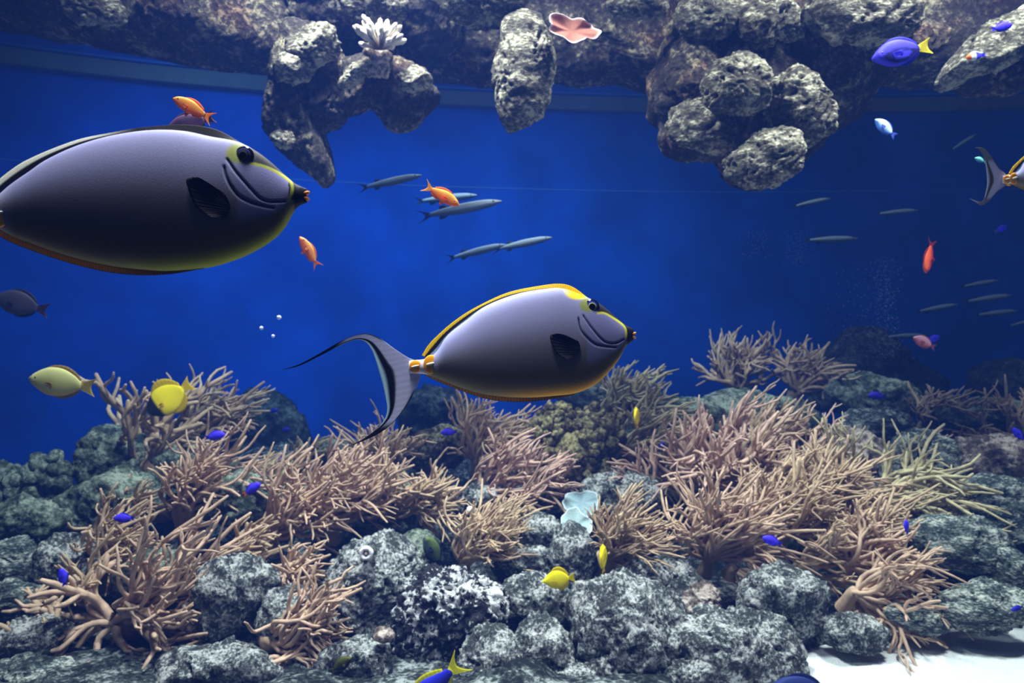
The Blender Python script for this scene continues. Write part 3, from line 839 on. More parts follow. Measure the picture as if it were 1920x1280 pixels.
def plate(name, cx, cy, rx, ry, d, label, col, rim, tilt=0.5, ruffle=0.12, rot=0, seed=1, cup=0.25):
    """ruffled disc coral with real thickness, the face tilted to the viewer"""
    s = d / F
    nr, na = 22, 96
    rng = np.random.default_rng(seed)
    ph = rng.uniform(0, 6, 4)
    pts, cols = [], []
    for side in (0, 1):
        for i in range(nr):
            u = i / (nr - 1)
            for k in range(na):
                a = 2 * math.pi * k / na
                lob = 1 + 0.10 * math.sin(3 * a + ph[0]) + 0.06 * math.sin(5 * a + ph[1]) + 0.03 * math.sin(11 * a + ph[2])
                X, Y = rx * u * lob * math.cos(a), ry * u * lob * math.sin(a)
                Zd = -cup * rx * u * u + ruffle * rx * u * u * math.sin(6 * a + ph[3]) + (3.5 * (1 - u ** 6) if side else 0)
                c, sn = math.cos(math.radians(rot)), math.sin(math.radians(rot))
                X, Y = c * X - sn * Y, sn * X + c * Y
                pts.append((X * s, (Zd + Y * tilt) * s, Y * s))
                w = smooth(0.86, 0.97, u)
                tex = 0.85 + 0.3 * rng.random()
                cols.append([(col[j] * tex) * (1 - w) + rim[j] * w for j in range(3)])
    f = []
    for side in (0, 1):
        o = side * nr * na
        for i in range(nr - 1):
            for k in range(na):
                q = (o + i * na + k, o + i * na + (k + 1) % na, o + (i + 1) * na + (k + 1) % na, o + (i + 1) * na + k)
                f.append(q if side else q[::-1])
    e = (nr - 1) * na
    for k in range(na):
        f.append((e + k, e + (k + 1) % na, nr * na + e + (k + 1) % na, nr * na + e + k))
    return tag(mesh_obj(name, np.array(pts), f, vcol(name + '_skin', 0.8, 0.1, 0.001, 300), loc=P(cx, cy, d), cols=np.array(cols)), label, 'coral')


plate('plate_coral', 1072, 58, 48, 26, 2.3, 'ruffled pink plate coral with a white rim on the hanging pillar', (0.30, 0.12, 0.09), (0.6, 0.48, 0.5), 0.35, 0.10, -18, 3)
plate('plate_coral', 1090, 942, 34, 22, 2.75, 'upper pale blue plate coral among the centre rocks', (0.34, 0.48, 0.54), (0.6, 0.7, 0.75), 0.5, 0.05, 0, 4, 0.15)
plate('plate_coral', 1078, 984, 30, 28, 2.62, 'lower pale blue plate coral, under the upper one', (0.42, 0.55, 0.58), (0.65, 0.72, 0.75), 0.5, 0.06, 20, 6, 0.15)

# ring tube on the rock
V, Fc = [], []
d = D(1130) - 0.13
s = d / F
ring_o = None
nu, nv = 40, 14
pts = []
for i in range(nu):
    a = 2 * math.pi * i / nu
    for k in range(nv):
        b = 2 * math.pi * k / nv
        R = (9.5 + 4.2 * math.cos(b) * (1 + .15 * math.sin(5 * a)))
        pts.append((R * math.cos(a) * s, (5 * math.sin(b) - 2) * s, R * math.sin(a) * s))
f = [(i * nv + k, i * nv + (k + 1) % nv, ((i + 1) % nu) * nv + (k + 1) % nv, ((i + 1) % nu) * nv + k) for i in range(nu) for k in range(nv)]
tube_root = empty('tube_worm', P(687, 1036, d), 'white ring-shaped worm tube on the large speckled rock', 'worm tube')
mesh_obj('tube_rim', np.array(pts), f, plain('chalky_white_tube', (0.72, 0.72, 0.74), 0.8, 0.1, 0.25, 120, 0.003), tube_root)
V, Fc = [], []
tube(V, Fc, np.array([[0, 60, -14], [0, 40, -9], [0, 20, -4], [0, 2, 0]]) * s, np.array([10, 10, 9.5, 9.5]) * s, 20)
mesh_obj('tube_wall', np.vstack(V), Fc, M_OLIVE, tube_root)
V, Fc = [], []
tube(V, Fc, np.array([[0, -1, 0], [0, -5, 0]]) * s, np.array([3.6, 3.0]) * s, 14)
mesh_obj('tube_plug', np.vstack(V), Fc, CORALS['rose'], tube_root)

# ------------------------------------------------------------------ fish


def polydist(x, y, pts):
    """distance of arrays x,y to a polyline and fraction along it"""
    c = curve(pts, 60)
    best = np.full(x.shape, 1e9)
    for i in range(len(c) - 1):
        a, b = c[i], c[i + 1]
        e = b - a
        L2 = e.dot(e) + 1e-12
        t = np.clip(((x - a[0]) * e[0] + (y - a[1]) * e[1]) / L2, 0, 1)
        best = np.minimum(best, np.hypot(x - a[0] - t * e[0], y - a[1] - t * e[1]))
    return best


def mixc(c, col, w):
    return c * (1 - w[:, None]) + np.array(col)[None, :] * w[:, None]


def strip_fin(name, inner, outer, colf, toL, th, nu=120, nv=10, parent=None, mat=None, yoff=None, ribs=0.0):
    """fin membrane between two matched curves; th = thickness in local units at inner edge"""
    A, B = curve(inner, nu), curve(outer, nu)
    pts, uv = [], []
    for side in (-1, 1):
        for i in range(nu):
            for k in range(nv):
                v = k / (nv - 1)
                p = A[i] * (1 - v) + B[i] * v
                t = th * (1 - 0.85 * v) * (1 + ribs * math.sin(i * 1.7))
                yy = yoff(i / (nu - 1), v) if yoff else 0.0
                pts.append((*toL(p[0], p[1]), side * t + yy))
                uv.append((i / (nu - 1), v, p[0], p[1]))
    pts = np.array(pts)
    pts = pts[:, [0, 2, 1]]
    f = []
    for sd in (0, 1):
        o = sd * nu * nv
        for i in range(nu - 1):
            for k in range(nv - 1):
                q = (o + i * nv + k, o + i * nv + k + 1, o + (i + 1) * nv + k + 1, o + (i + 1) * nv + k)
                f.append(q if sd else q[::-1])
    o = nu * nv
    for i in range(nu - 1):
        for k in (0, nv - 1):
            f.append((i * nv + k, (i + 1) * nv + k, o + (i + 1) * nv + k, o + i * nv + k))
    for i in (0, nu - 1):
        for k in range(nv - 1):
            f.append((i * nv + k, i * nv + k + 1, o + i * nv + k + 1, o + i * nv + k))
    uv = np.array(uv)
    return mesh_obj(name, pts, f, mat or M_FIN, parent, cols=colf(uv[:, 0], uv[:, 1], uv[:, 2], uv[:, 3]))


def loft(name, xs, top, bot, W, toL, colf, parent, mat, ring=120, dispf=None, pw=2.0, flat=0.72, proj=None):
    """body skin: xs pixel columns, top/bot pixel rows, W half widths (local units)"""
    n = len(xs)
    ph = np.linspace(0, 2 * math.pi, ring, endpoint=False)
    tz = np.sin(ph)                      # -1 bottom .. 1 top
    ty = np.cos(ph)
    ty = np.sign(ty) * np.abs(ty) ** flat
    X = np.repeat(xs, ring)
    mid, hh = (top + bot) / 2, (bot - top) / 2
    Yp = np.repeat(mid, ring) - np.repeat(hh, ring) * np.tile(tz, n)
    Yd = np.repeat(W, ring) * np.tile(ty, n)
    LX, LZ = toL(X, Yp)
    XS, YS = proj(LX, LZ, np.abs(Yd)) if proj else (X, Yp)
    if dispf is not None:
        Yd = Yd + np.sign(Yd) * dispf(XS, YS) * smooth(0.05, 0.35, np.abs(np.tile(ty, n)))
    pts = np.stack([LX, Yd, LZ], 1)
    f = []
    for i in range(n - 1):
        for k in range(ring):
            k2 = (k + 1) % ring
            f.append((i * ring + k, (i + 1) * ring + k, (i + 1) * ring + k2, i * ring + k2))
    f.append(tuple(range(ring)))
    f.append(tuple(reversed(range((n - 1) * ring, n * ring))))
    cols = colf(XS, YS, np.tile(tz, n))
    return mesh_obj(name, pts, f, mat, parent, cols=cols)


def eye_part(parent, toL, ex, ey, r, s, ysurf, side, rings):
    """domed eye, coloured by rings [(radius fraction, colour)...]"""
    nr, na = 18, 40
    pts, cols = [], []
    LX, LZ = toL(ex, ey)
    for i in range(nr):
        u = i / (nr - 1)
        for k in range(na):
            a = 2 * math.pi * k / na
            pts.append((LX + u * r * s * math.cos(a), side * (ysurf + r * s * 0.42 * (1 - u * u) - r * s * 0.10), LZ + u * r * s * math.sin(a)))
            c = rings[-1][1]
            for q, cc in rings:
                if u <= q:
                    c = cc
                    break
            cols.append(c)
    f = []
    for i in range(nr - 1):
        for k in range(na):
            f.append((i * na + k, i * na + (k + 1) % na, (i + 1) * na + (k + 1) % na, (i + 1) * na + k))
    return mesh_obj('eye', np.array(pts), f, M_EYE, parent, cols=np.array(cols))


def blob(name, parent, toL, cx, cy, rx, ry, ty, y0, s, mat, col, rot=0):
    v, f = ico(4)
    c, sn = math.cos(math.radians(rot)), math.sin(math.radians(rot))
    X, Z = v[:, 0] * rx, v[:, 2] * ry
    LX, LZ = toL(cx + X * c - Z * sn, cy - (X * sn + Z * c))
    pts = np.stack([LX, y0 + v[:, 1] * ty * s, LZ], 1)
    return mesh_obj(name, pts, f, mat, parent, cols=np.tile(np.array(col), (len(v), 1)))


LAV = np.array(srgb(150, 150, 190))
GREY = np.array(srgb(112, 106, 106))
YEL = srgb(255, 218, 0)
ORG = srgb(250, 165, 10)
BLK = (0.008, 0.007, 0.012)
LIME = srgb(172, 178, 60)


def naso(sp):
    d = sp['d']
    s = d / F
    cx, cy = sp['c']
    root = empty('unicornfish', P(cx, cy, d), sp['label'], 'fish')
    root.rotation_euler = (0, 0, sp.get('yaw', 0))

    def toL(x, y):
        return (x - cx) * s, (cy - y) * s

    C0 = P(cx, cy, d)

    def proj(LX, LZ, w):          # where a point of the near flank shows in the frame
        return 960 + (C0.x + LX) / (d - w) * F, 640 - (C0.z - CAMZ + LZ) / (d - w) * F

    def onflank(w):               # frame position -> local position, for things lying on the flank
        return lambda x, y: ((x - 960) / F * (d - w) - C0.x, (640 - y) / F * (d - w) + CAMZ - C0.z)

    top, bot = np.array(sp['top'], float), np.array(sp['bot'], float)
    x0, x1 = top[0][0], top[-1][0]
    xs = x0 + (x1 - x0) * np.linspace(0, 1, sp['n']) ** 1.0
    T, B = curve(top, xs=xs), curve(bot, xs=xs)
    H = (B - T).max()
    u = (xs - x0) / (x1 - x0)
    hh = (B - T) / 2
    W = s * H * 0.205 * np.clip(np.sin(np.pi * np.clip(u * 0.86 + 0.10, 0, 1)) ** 0.8, 0.05, 1)
    W = np.minimum(W, s * hh * 0.95)
    W[0] *= 0.85
    k = 8
    W[-k:] *= np.linspace(1, 0.5, k)
    XP = proj((xs - cx) * s, 0 * xs, W)[0]
    R1, R2, YL, e = sp['r1'], sp['r2'], sp['yl'], sp['eye']
    q = sp['q']     # head scale, pixels

    def disp(X, Y):
        out = np.zeros_like(X)
        sel = X > e[0] - 4.5 * q
        x, y = X[sel], Y[sel]
        d1, d2 = polydist(x, y, R1), polydist(x, y, R2)
        out[sel] = -s * q * 0.22 * (np.exp(-(d1 / (0.20 * q)) ** 2) + np.exp(-(d2 / (0.22 * q)) ** 2))
        return out

    bt = sp['belly']

    def colf(X, Y, tz):
        c = np.tile(LAV, (len(X), 1))
        X0_, Y0_ = X, Y
        c = mixc(c, GREY, smooth(0.55, -0.25, tz) * 0.9)
        uu = (X - x0) / (x1 - x0)
        # yellowish belly, strongest forward
        c = mixc(c, srgb(118, 104, 62), smooth(-0.15, -0.65, tz) * 0.9)
        c = mixc(c, bt, smooth(-0.72, -0.98, tz) * smooth(0.3, 0.7, uu) * (1 - smooth(0.93, 0.97, uu)))
        # peduncle white
        c = mixc(c, srgb(215, 215, 235), smooth(0.10, 0.05, uu) * (1.0 if sp['bright'] else 0.25))
        sel = X > e[0] - 6 * q
        x, y, cc = X[sel], Y[sel], c[sel]
        # head: cheek cooler
        lead = smooth(e[0] - 1.6 * q, e[0] - 0.6 * q, x)
        cc = mixc(cc, srgb(140, 138, 190), lead * smooth(-0.55, -0.3, tz[sel]) * 0.7)
        # patch over and behind the eye
        dx, dy = (x - (e[0] - 0.9 * q)) / (2.5 * q), (y - (e[1] - 0.4 * q)) / (2.0 * q)
        cc = mixc(cc, sp['patch'], smooth(1.0, 0.6, np.hypot(dx, dy)) * 0.95)
        # dark snout above the yellow line
        ylc = curve(YL, 60)
        yy = np.interp(x, ylc[:, 0], ylc[:, 1])
        w = smooth(0, -0.3 * q, y - yy) * smooth(e[0] + 0.8 * q, e[0] + 1.5 * q, x)
        cc = mixc(cc, (0.012, 0.008, 0.02), w)
        w = smooth(ylc[-12][0] + 0.1 * q, ylc[-12][0] + 0.5 * q, x)
        cc = mixc(cc, (0.012, 0.008, 0.02), w)
        wy = polydist(x, y, YL)
        cc = mixc(cc, LIME if not sp['bright'] else srgb(225, 220, 70), smooth(0.34 * q, 0.14 * q, wy))
        # chin crease
        cc = mixc(cc, BLK, smooth(0.5, 0.9, (x - R1[-1][0]) / (x1 - R1[-1][0]) + 0.3) * smooth(0.6 * q, 0.1 * q, abs(y - R1[-1][1] - 0.2 * q)) * 0.8)
        d1, d2 = polydist(x, y - 0.05 * q, R1), polydist(x, y - 0.05 * q, R2)
        cc = mixc(cc, (0.02, 0.018, 0.05), np.maximum(smooth(0.22 * q, 0.08 * q, d1), smooth(0.28 * q, 0.08 * q, d2)) * 0.9)
        c[sel] = cc
        if sp['bright']:   # yellow of the nape reaching down from the fin
            w = smooth(1.0, 0.72, np.hypot((X - 1083) / 30, (Y - 545) / 19)) * smooth(1045, 1075, X) * smooth(1112, 1096, X)
            c = mixc(c, YEL, w)
        return c

    loft('body', xs, T, B, W, toL, colf, root, M_SKIN, sp['ring'], disp, proj=proj)
    # fins along back and belly
    dors = sp['dorsal']

    def dcol(u, v, x, y):
        if sp['bright']:
            c = np.tile(np.array(srgb(170, 200, 240)), (len(u), 1))
            blk = smooth(0.25, 0.35, v) * smooth(1.0, 0.75, u)
            c = mixc(c, BLK, blk)
            lim = 0.62 - 0.25 * smooth(.3, .8, u)
            c = mixc(c, YEL, smooth(lim, lim + 0.08, v))
            c = mixc(c, YEL, smooth(0.72, 0.86, u))
        else:
            c = np.tile(np.array(srgb(70, 75, 190)), (len(u), 1))
            c = mixc(c, BLK, smooth(0.12, 0.2, v))
            c = mixc(c, srgb(250, 250, 235), smooth(0.56, 0.66, v) * smooth(0.62, 0.42, u))
            c = mixc(c, (0.02, 0.012, 0.02), smooth(0.6, 0.7, u))
        return c * (0.85 + 0.15 * np.sin(x * 1.4 + y * 0.5))[:, None]

    strip_fin('dorsal_fin', dors[0], dors[1], dcol, toL, s * q * 0.95, 200, 16, root)
    an = sp['anal']

    def acol(u, v, x, y):
        c = np.tile(np.array(srgb(255, 195, 50)), (len(u), 1))
        c = mixc(c, srgb(90, 60, 12), smooth(0.45, 0.2, v))
        c = mixc(c, srgb(70, 50, 12), smooth(0.5, 0.9, u) * 0.7)
        c = mixc(c, BLK, smooth(0.90, 0.97, v))
        return c * (0.78 + 0.22 * np.sin(x * 1.1))[:, None]

    strip_fin('anal_fin', an[0], an[1], acol, toL, s * q * 0.45, 200, 12, root)
    # tail fin
    tl = sp['tail']

    def tcol(u, v, x, y):
        c = np.tile(np.array(srgb(205, 205, 228)), (len(u), 1))
        c = c * (0.93 + 0.07 * np.sin(u * 260))[:, None]
        if sp['bright'] and not sp.get('pale'):
            c = mixc(c, srgb(190, 215, 225), smooth(0.84, 0.90, v))
            c = mixc(c, BLK, smooth(0.62, 0.70, v) * smooth(0.92, 0.84, v))
        else:
            c = mixc(c, srgb(120, 115, 60), smooth(0.66, 0.72, v) * smooth(0.92, 0.84, v))
        edge = np.minimum(u, 1 - u)
        c = mixc(c, BLK if sp['bright'] and not sp.get('pale') else srgb(110, 105, 100), smooth(0.40, 0.36, edge) * smooth(0.10, 0.04, v))
        c = mixc(c, BLK if sp['bright'] and not sp.get('pale') else srgb(150, 150, 150), smooth(0.27, 0.22, edge))
        return c

    strip_fin('tail_fin', [p[:2] for p in tl], [p[2:] for p in tl], tcol, toL, s * q * 0.16, 260, 26, root)
    # orange keels with pale blades
    for (kx, ky, rx, ry) in sp['keels']:
        i = int(np.clip(np.searchsorted(XP, kx), 0, len(xs) - 1))
        for sd in (-1, 1):
            kk = blob('tail_keel', root, onflank(W[i] * 0.8), kx, ky, rx, ry, max(rx * 0.35, 2.2), sd * W[i] * 0.82, s, M_SKIN, ORG)
            blob('blade', kk, onflank(W[i] * 0.8), kx, ky - ry * 0.08, rx * 0.62, ry * 0.13, rx * 0.20, sd * (W[i] * 0.82 + max(rx * .35, 2.2) * s * 0.95), s, M_SKIN, (0.9, 0.85, 0.75), 12)
    # eyes
    i = int(np.searchsorted(xs, e[0]))
    tze = (0.5 * (T[i] + B[i]) - e[1]) / (0.5 * (B[i] - T[i]))
    ys = W[i] * (1 - tze ** 2) ** 0.36
    if sp['bright']:
        rings = [(0.44, (0.002, 0.002, 0.004)), (0.54, srgb(190, 190, 120)), (0.66, srgb(30, 40, 110)), (0.74, srgb(60, 80, 190)), (1.0, (0.006, 0.006, 0.03))]
    else:
        rings = [(0.40, (0.002, 0.002, 0.004)), (0.47, srgb(90, 90, 90)), (0.62, (0.02, 0.02, 0.04)), (0.72, srgb(60, 60, 110)), (1.0, (0.008, 0.006, 0.02))]
    for sd in (-1, 1):
        eye_part(root, onflank(ys), e[0], e[1], e[2], s, ys, sd, rings)
    # nostrils
    # mouth
    m = sp['mouth']
    LIP = srgb(245, 150, 35)
    blob('upper_lip', root, toL, m[0], m[1] - 0.34 * q, 0.82 * q, 0.36 * q, 0.62 * q, 0, s, M_SKIN, LIP, 22)
    blob('lower_lip', root, toL, m[0], m[1] + 0.36 * q, 0.78 * q, 0.36 * q, 0.6 * q, 0, s, M_SKIN, LIP, -26)
    # pectoral fins
    pf = sp['pect']
    i = int(np.searchsorted(XP, pf[0][-1][0]))
    i3 = int(np.searchsorted(XP, pf[1][1][0]))

    for sd in (-1, 1):
        def yo(u, v, sd=sd):
            return sd * (W[i] * 0.97 * (1 - v) + W[i3] * 1.03 * v + s * q * (0.1 + 0.25 * v))

        strip_fin('pectoral_fin', pf[0], pf[1], lambda u, v, x, y: np.array([0.030, 0.024, 0.026])[None, :] * (1.2 + 1.1 * np.sin(u * 75))[:, None],
                  onflank((W[i] + W[i3]) / 2), s * q * 0.10, 60, 12, root, yoff=yo, ribs=0.5)
    return root


tailC = [(524, 694, 524, 694), (560, 683, 560, 686), (600, 662, 600, 667), (640, 639, 641, 646), (668, 628, 666, 637),
         (692, 626, 684, 640), (715, 636, 696, 654), (740, 654, 704, 674), (765, 670, 711, 697), (786, 680, 718, 722),
         (788, 704, 723, 745), (776, 736, 726, 765), (757, 768, 722, 784), (735, 794, 708, 802), (708, 814, 685, 820),
         (670, 831, 655, 836), (640, 842, 635, 844), (610, 848, 610, 848)]
naso(dict(
    d=1.0, c=(990, 645), n=330, ring=190, q=8.0, bright=True, belly=srgb(240, 165, 10), patch=srgb(150, 155, 70),
    label='lavender-grey unicornfish with yellow back fin and black-edged streamer tail, at the centre',
    top=[(768, 676), (780, 675), (795, 673), (808, 667), (822, 655), (840, 628), (875, 600), (912, 573), (969, 551), (1025, 541), (1055, 541),
         (1083, 550), (1100, 557), (1124, 569), (1145, 586), (1160, 599), (1171, 608), (1180, 613), (1187, 617)],
    bot=[(768, 700), (780, 700), (795, 701), (812, 706), (832, 714), (850, 721), (870, 728), (905, 738), (942, 743), (987, 745), (1036, 742), (1081, 736), (1115, 721),
         (1137, 702), (1154, 682), (1164, 667), (1171, 652), (1180, 643), (1187, 638)],
    dorsal=([(806, 672), (826, 654), (842, 632), (875, 604), (912, 577), (969, 555), (1025, 545), (1060, 547), (1085, 556), (1102, 562)],
            [(791, 666), (803, 647), (819, 630), (850, 603), (890, 577), (950, 549), (1010, 536), (1051, 532), (1076, 539), (1102, 558)]),
    anal=([(800, 696), (830, 708), (867, 722), (905, 733), (942, 739), (987, 742), (1036, 741), (1075, 736)],
          [(790, 700), (826, 717), (866, 733), (905, 746), (942, 752), (987, 753), (1036, 748), (1078, 740)]),
    tail=tailC, keels=[(808, 683, 14, 18), (779, 687, 12, 12)],
    eye=(1110, 575, 14), mouth=(1187, 628.5),
    r1=[(1094, 592), (1109, 614), (1128, 636), (1141, 643), (1156, 643), (1170, 636)],
    r2=[(1085, 597), (1089, 617), (1100, 632), (1116, 645), (1134, 649), (1155, 651)],
    yl=[(1121, 587), (1133, 587), (1148, 595), (1164, 606), (1172, 615), (1174, 626), (1173, 634)],
    pect=([(1084, 639), (1087, 645), (1088, 652), (1086, 660), (1082, 667)], [(1060, 628), (1045, 625), (1032, 628), (1032, 640), (1037, 652), (1045, 664), (1062, 673)]),
))

tailB = []
for (a, b, c_, d_) in tailC:
    f_ = lambda x, y: ((x - 790) * 1.42 - 6, (y - 690) * 1.42 + 403)
    tailB.append((*f_(a, b), *f_(c_, d_)))
naso(dict(
    d=0.72, c=(290, 380), n=420, ring=240, q=11.5, bright=False, belly=srgb(150, 150, 20), patch=srgb(155, 160, 68),
    label='largest unicornfish, dark grey with black and white back fin, at the upper left',
    top=[(-30, 386), (-18, 386), (-6, 382), (7, 368), (33, 345), (67, 322), (100, 300), (150, 277), (200, 261), (250, 251), (300, 246), (350, 248),
         (400, 258), (447, 267), (480, 283), (507, 303), (533, 327), (552, 343), (565, 350), (575, 354)],
    bot=[(-30, 420), (-18, 420), (-6, 424), (7, 432), (33, 446), (67, 459), (117, 476), (167, 490), (217, 500), (273, 506), (317, 508), (383, 502), (433, 489), (477, 470),
         (513, 447), (533, 425), (547, 400), (556, 388), (565, 383), (575, 380)],
    dorsal=([(-4, 383), (12, 366), (37, 346), (67, 326), (100, 304), (150, 281), (200, 265), (250, 255), (320, 250), (400, 262), (455, 274)],
            [(-32, 372), (-8, 343), (33, 311), (67, 293), (110, 275), (155, 260), (210, 249), (270, 239), (345, 234), (405, 243), (455, 269)]),
    anal=([(0, 424), (33, 440), (67, 454), (117, 470), (167, 484), (217, 494), (273, 501), (317, 504), (375, 500)],
          [(-20, 432), (16, 452), (55, 468), (110, 487), (160, 501), (215, 512), (273, 516), (325, 513), (383, 503)]),
    tail=tailB, keels=[(1, 402, 16, 24), (-42, 403, 15, 16)],
    eye=(457, 292, 18.5), mouth=(572, 367),
    r1=[(426, 299), (441, 321), (459, 342), (479, 364), (490, 373), (507, 378), (534, 377)],
    r2=[(420, 313), (424, 331), (434, 351), (449, 368), (470, 379), (491, 385), (512, 389)],
    yl=[(469, 306), (484, 309), (501, 314), (520, 323), (535, 333), (545, 341), (548, 352), (546, 365), (541, 376)],
    pect=([(418, 360), (425, 370), (430, 383), (428, 395), (422, 406)], [(392, 343), (374, 334), (354, 338), (356, 354), (362, 372), (373, 390), (398, 408)]),
))

# third one: only its tail and rump are inside the frame


def g3(x, y):
    return (x - 790) * 0.56 + 1891, (y - 690) * 0.56 + 338


def m3(l):
    return [g3(*p) for p in l]


tail3 = [(1818, 372, 1818, 372), (1829, 378, 1829, 376), (1840, 384, 1841, 378), (1850, 380, 1846, 370), (1862, 368, 1849, 358),
         (1875, 355, 1851, 346), (1888, 344, 1851, 335), (1888, 330, 1850, 322), (1874, 316, 1848, 308), (1862, 300, 1846, 298),
         (1853, 287, 1843, 290), (1845, 279, 1839, 284), (1836, 276, 1834, 278), (1828, 277, 1828, 277)][::-1]
naso(dict(
    d=1.55, c=(2000, 315), n=160, ring=80, q=4.6, bright=True, belly=srgb(240, 165, 10), patch=srgb(150, 155, 70), pale=True,
    label='unicornfish leaving the frame at the right edge, only tail and rump seen',
    top=m3([(768, 676), (780, 675), (795, 673), (808, 667), (822, 655), (840, 628), (875, 600), (912, 573), (969, 551), (1025, 541), (1055, 541),
            (1083, 550), (1100, 557), (1124, 569), (1145, 586), (1160, 599), (1171, 608), (1180, 613), (1187, 617)]),
    bot=m3([(768, 700), (780, 700), (795, 701), (812, 706), (832, 714), (850, 721), (870, 728), (905, 738), (942, 743), (987, 745), (1036, 742), (1081, 736), (1115, 721),
            (1137, 702), (1154, 682), (1164, 667), (1171, 652), (1180, 643), (1187, 638)]),
    dorsal=(m3([(806, 672), (826, 654), (842, 632), (875, 604), (912, 577), (969, 555), (1025, 545), (1060, 547), (1085, 556), (1102, 562)]),
            m3([(791, 666), (803, 647), (819, 630), (850, 603), (890, 577), (950, 549), (1010, 536), (1051, 532), (1076, 539), (1102, 558)])),
    anal=(m3([(800, 696), (830, 708), (867, 722), (905, 733), (942, 739), (987, 742), (1036, 741), (1075, 736)]),
          m3([(790, 700), (826, 717), (866, 733), (905, 746), (942, 752), (987, 753), (1036, 748), (1078, 740)])),
    tail=tail3, keels=[(*g3(808, 684), 8, 11), (*g3(784, 687), 7, 8)],
    eye=(*g3(1110, 575), 8), mouth=g3(1184, 628.5),
    r1=m3([(1094, 592), (1109, 614), (1128, 636), (1141, 643), (1156, 643), (1170, 636)]),
    r2=m3([(1085, 597), (1089, 617), (1100, 632), (1116, 645), (1134, 649), (1155, 651)]),
    yl=m3([(1121, 587), (1133, 587), (1148, 595), (1164, 606), (1172, 615), (1174, 626), (1173, 634)]),
    pect=(m3([(1083, 639), (1087, 652), (1082, 668)]), m3([(1032, 627), (1040, 655), (1056, 673)])),
))

# ---- small fish, built in body-length units (nose at +0.5, tail root at -0.3, tail tip -0.5)
SHAPES = {
    'anthias': dict(top=[(-.30, .045), (-.15, .10), (.05, .155), (.25, .145), (.40, .09), (.5, .015)],
                    bot=[(-.30, .04), (-.15, .09), (.05, .14), (.25, .13), (.40, .08), (.5, .02)],
                    dor=(-.22, .28, .05), ana=(-.25, -.02, .045), tail=(.17, .10), w=.5, pelv=True),
    'damsel': dict(top=[(-.30, .06), (-.15, .14), (.05, .21), (.25, .19), (.40, .12), (.5, .02)],
                   bot=[(-.30, .06), (-.15, .14), (.05, .20), (.25, .18), (.40, .11), (.5, .02)],
                   dor=(-.26, .25, .05), ana=(-.28, 0, .05), tail=(.13, .07), w=.5, pelv=True),
    'tang': dict(top=[(-.32, .05), (-.22, .16), (-.05, .26), (.15, .27), (.32, .17), (.42, .07), (.5, .015)],
                 bot=[(-.32, .05), (-.22, .15), (-.05, .24), (.15, .25), (.32, .15), (.42, .06), (.5, .02)],
                 dor=(-.30, .22, .12), ana=(-.30, .08, .10), tail=(.14, .03), w=.32, pelv=False),
    'oval': dict(top=[(-.30, .05), (-.18, .14), (.0, .215), (.2, .215), (.36, .14), (.5, .02)],
                 bot=[(-.30, .05), (-.18, .13), (.0, .20), (.2, .20), (.36, .12), (.5, .02)],
                 dor=(-.27, .27, .045), ana=(-.27, .10, .04), tail=(.14, .05), w=.38, pelv=False),
    'barracuda': dict(top=[(-.36, .022), (-.2, .042), (.05, .060), (.3, .052), (.42, .030), (.5, .006)],
                      bot=[(-.36, .022), (-.2, .042), (.05, .060), (.3, .050), (.42, .032), (.5, .010)],
                      dor=(-.22, -.12, .04), ana=(-.24, -.15, .035), tail=(.085, .09), w=.8, pelv=False),
}


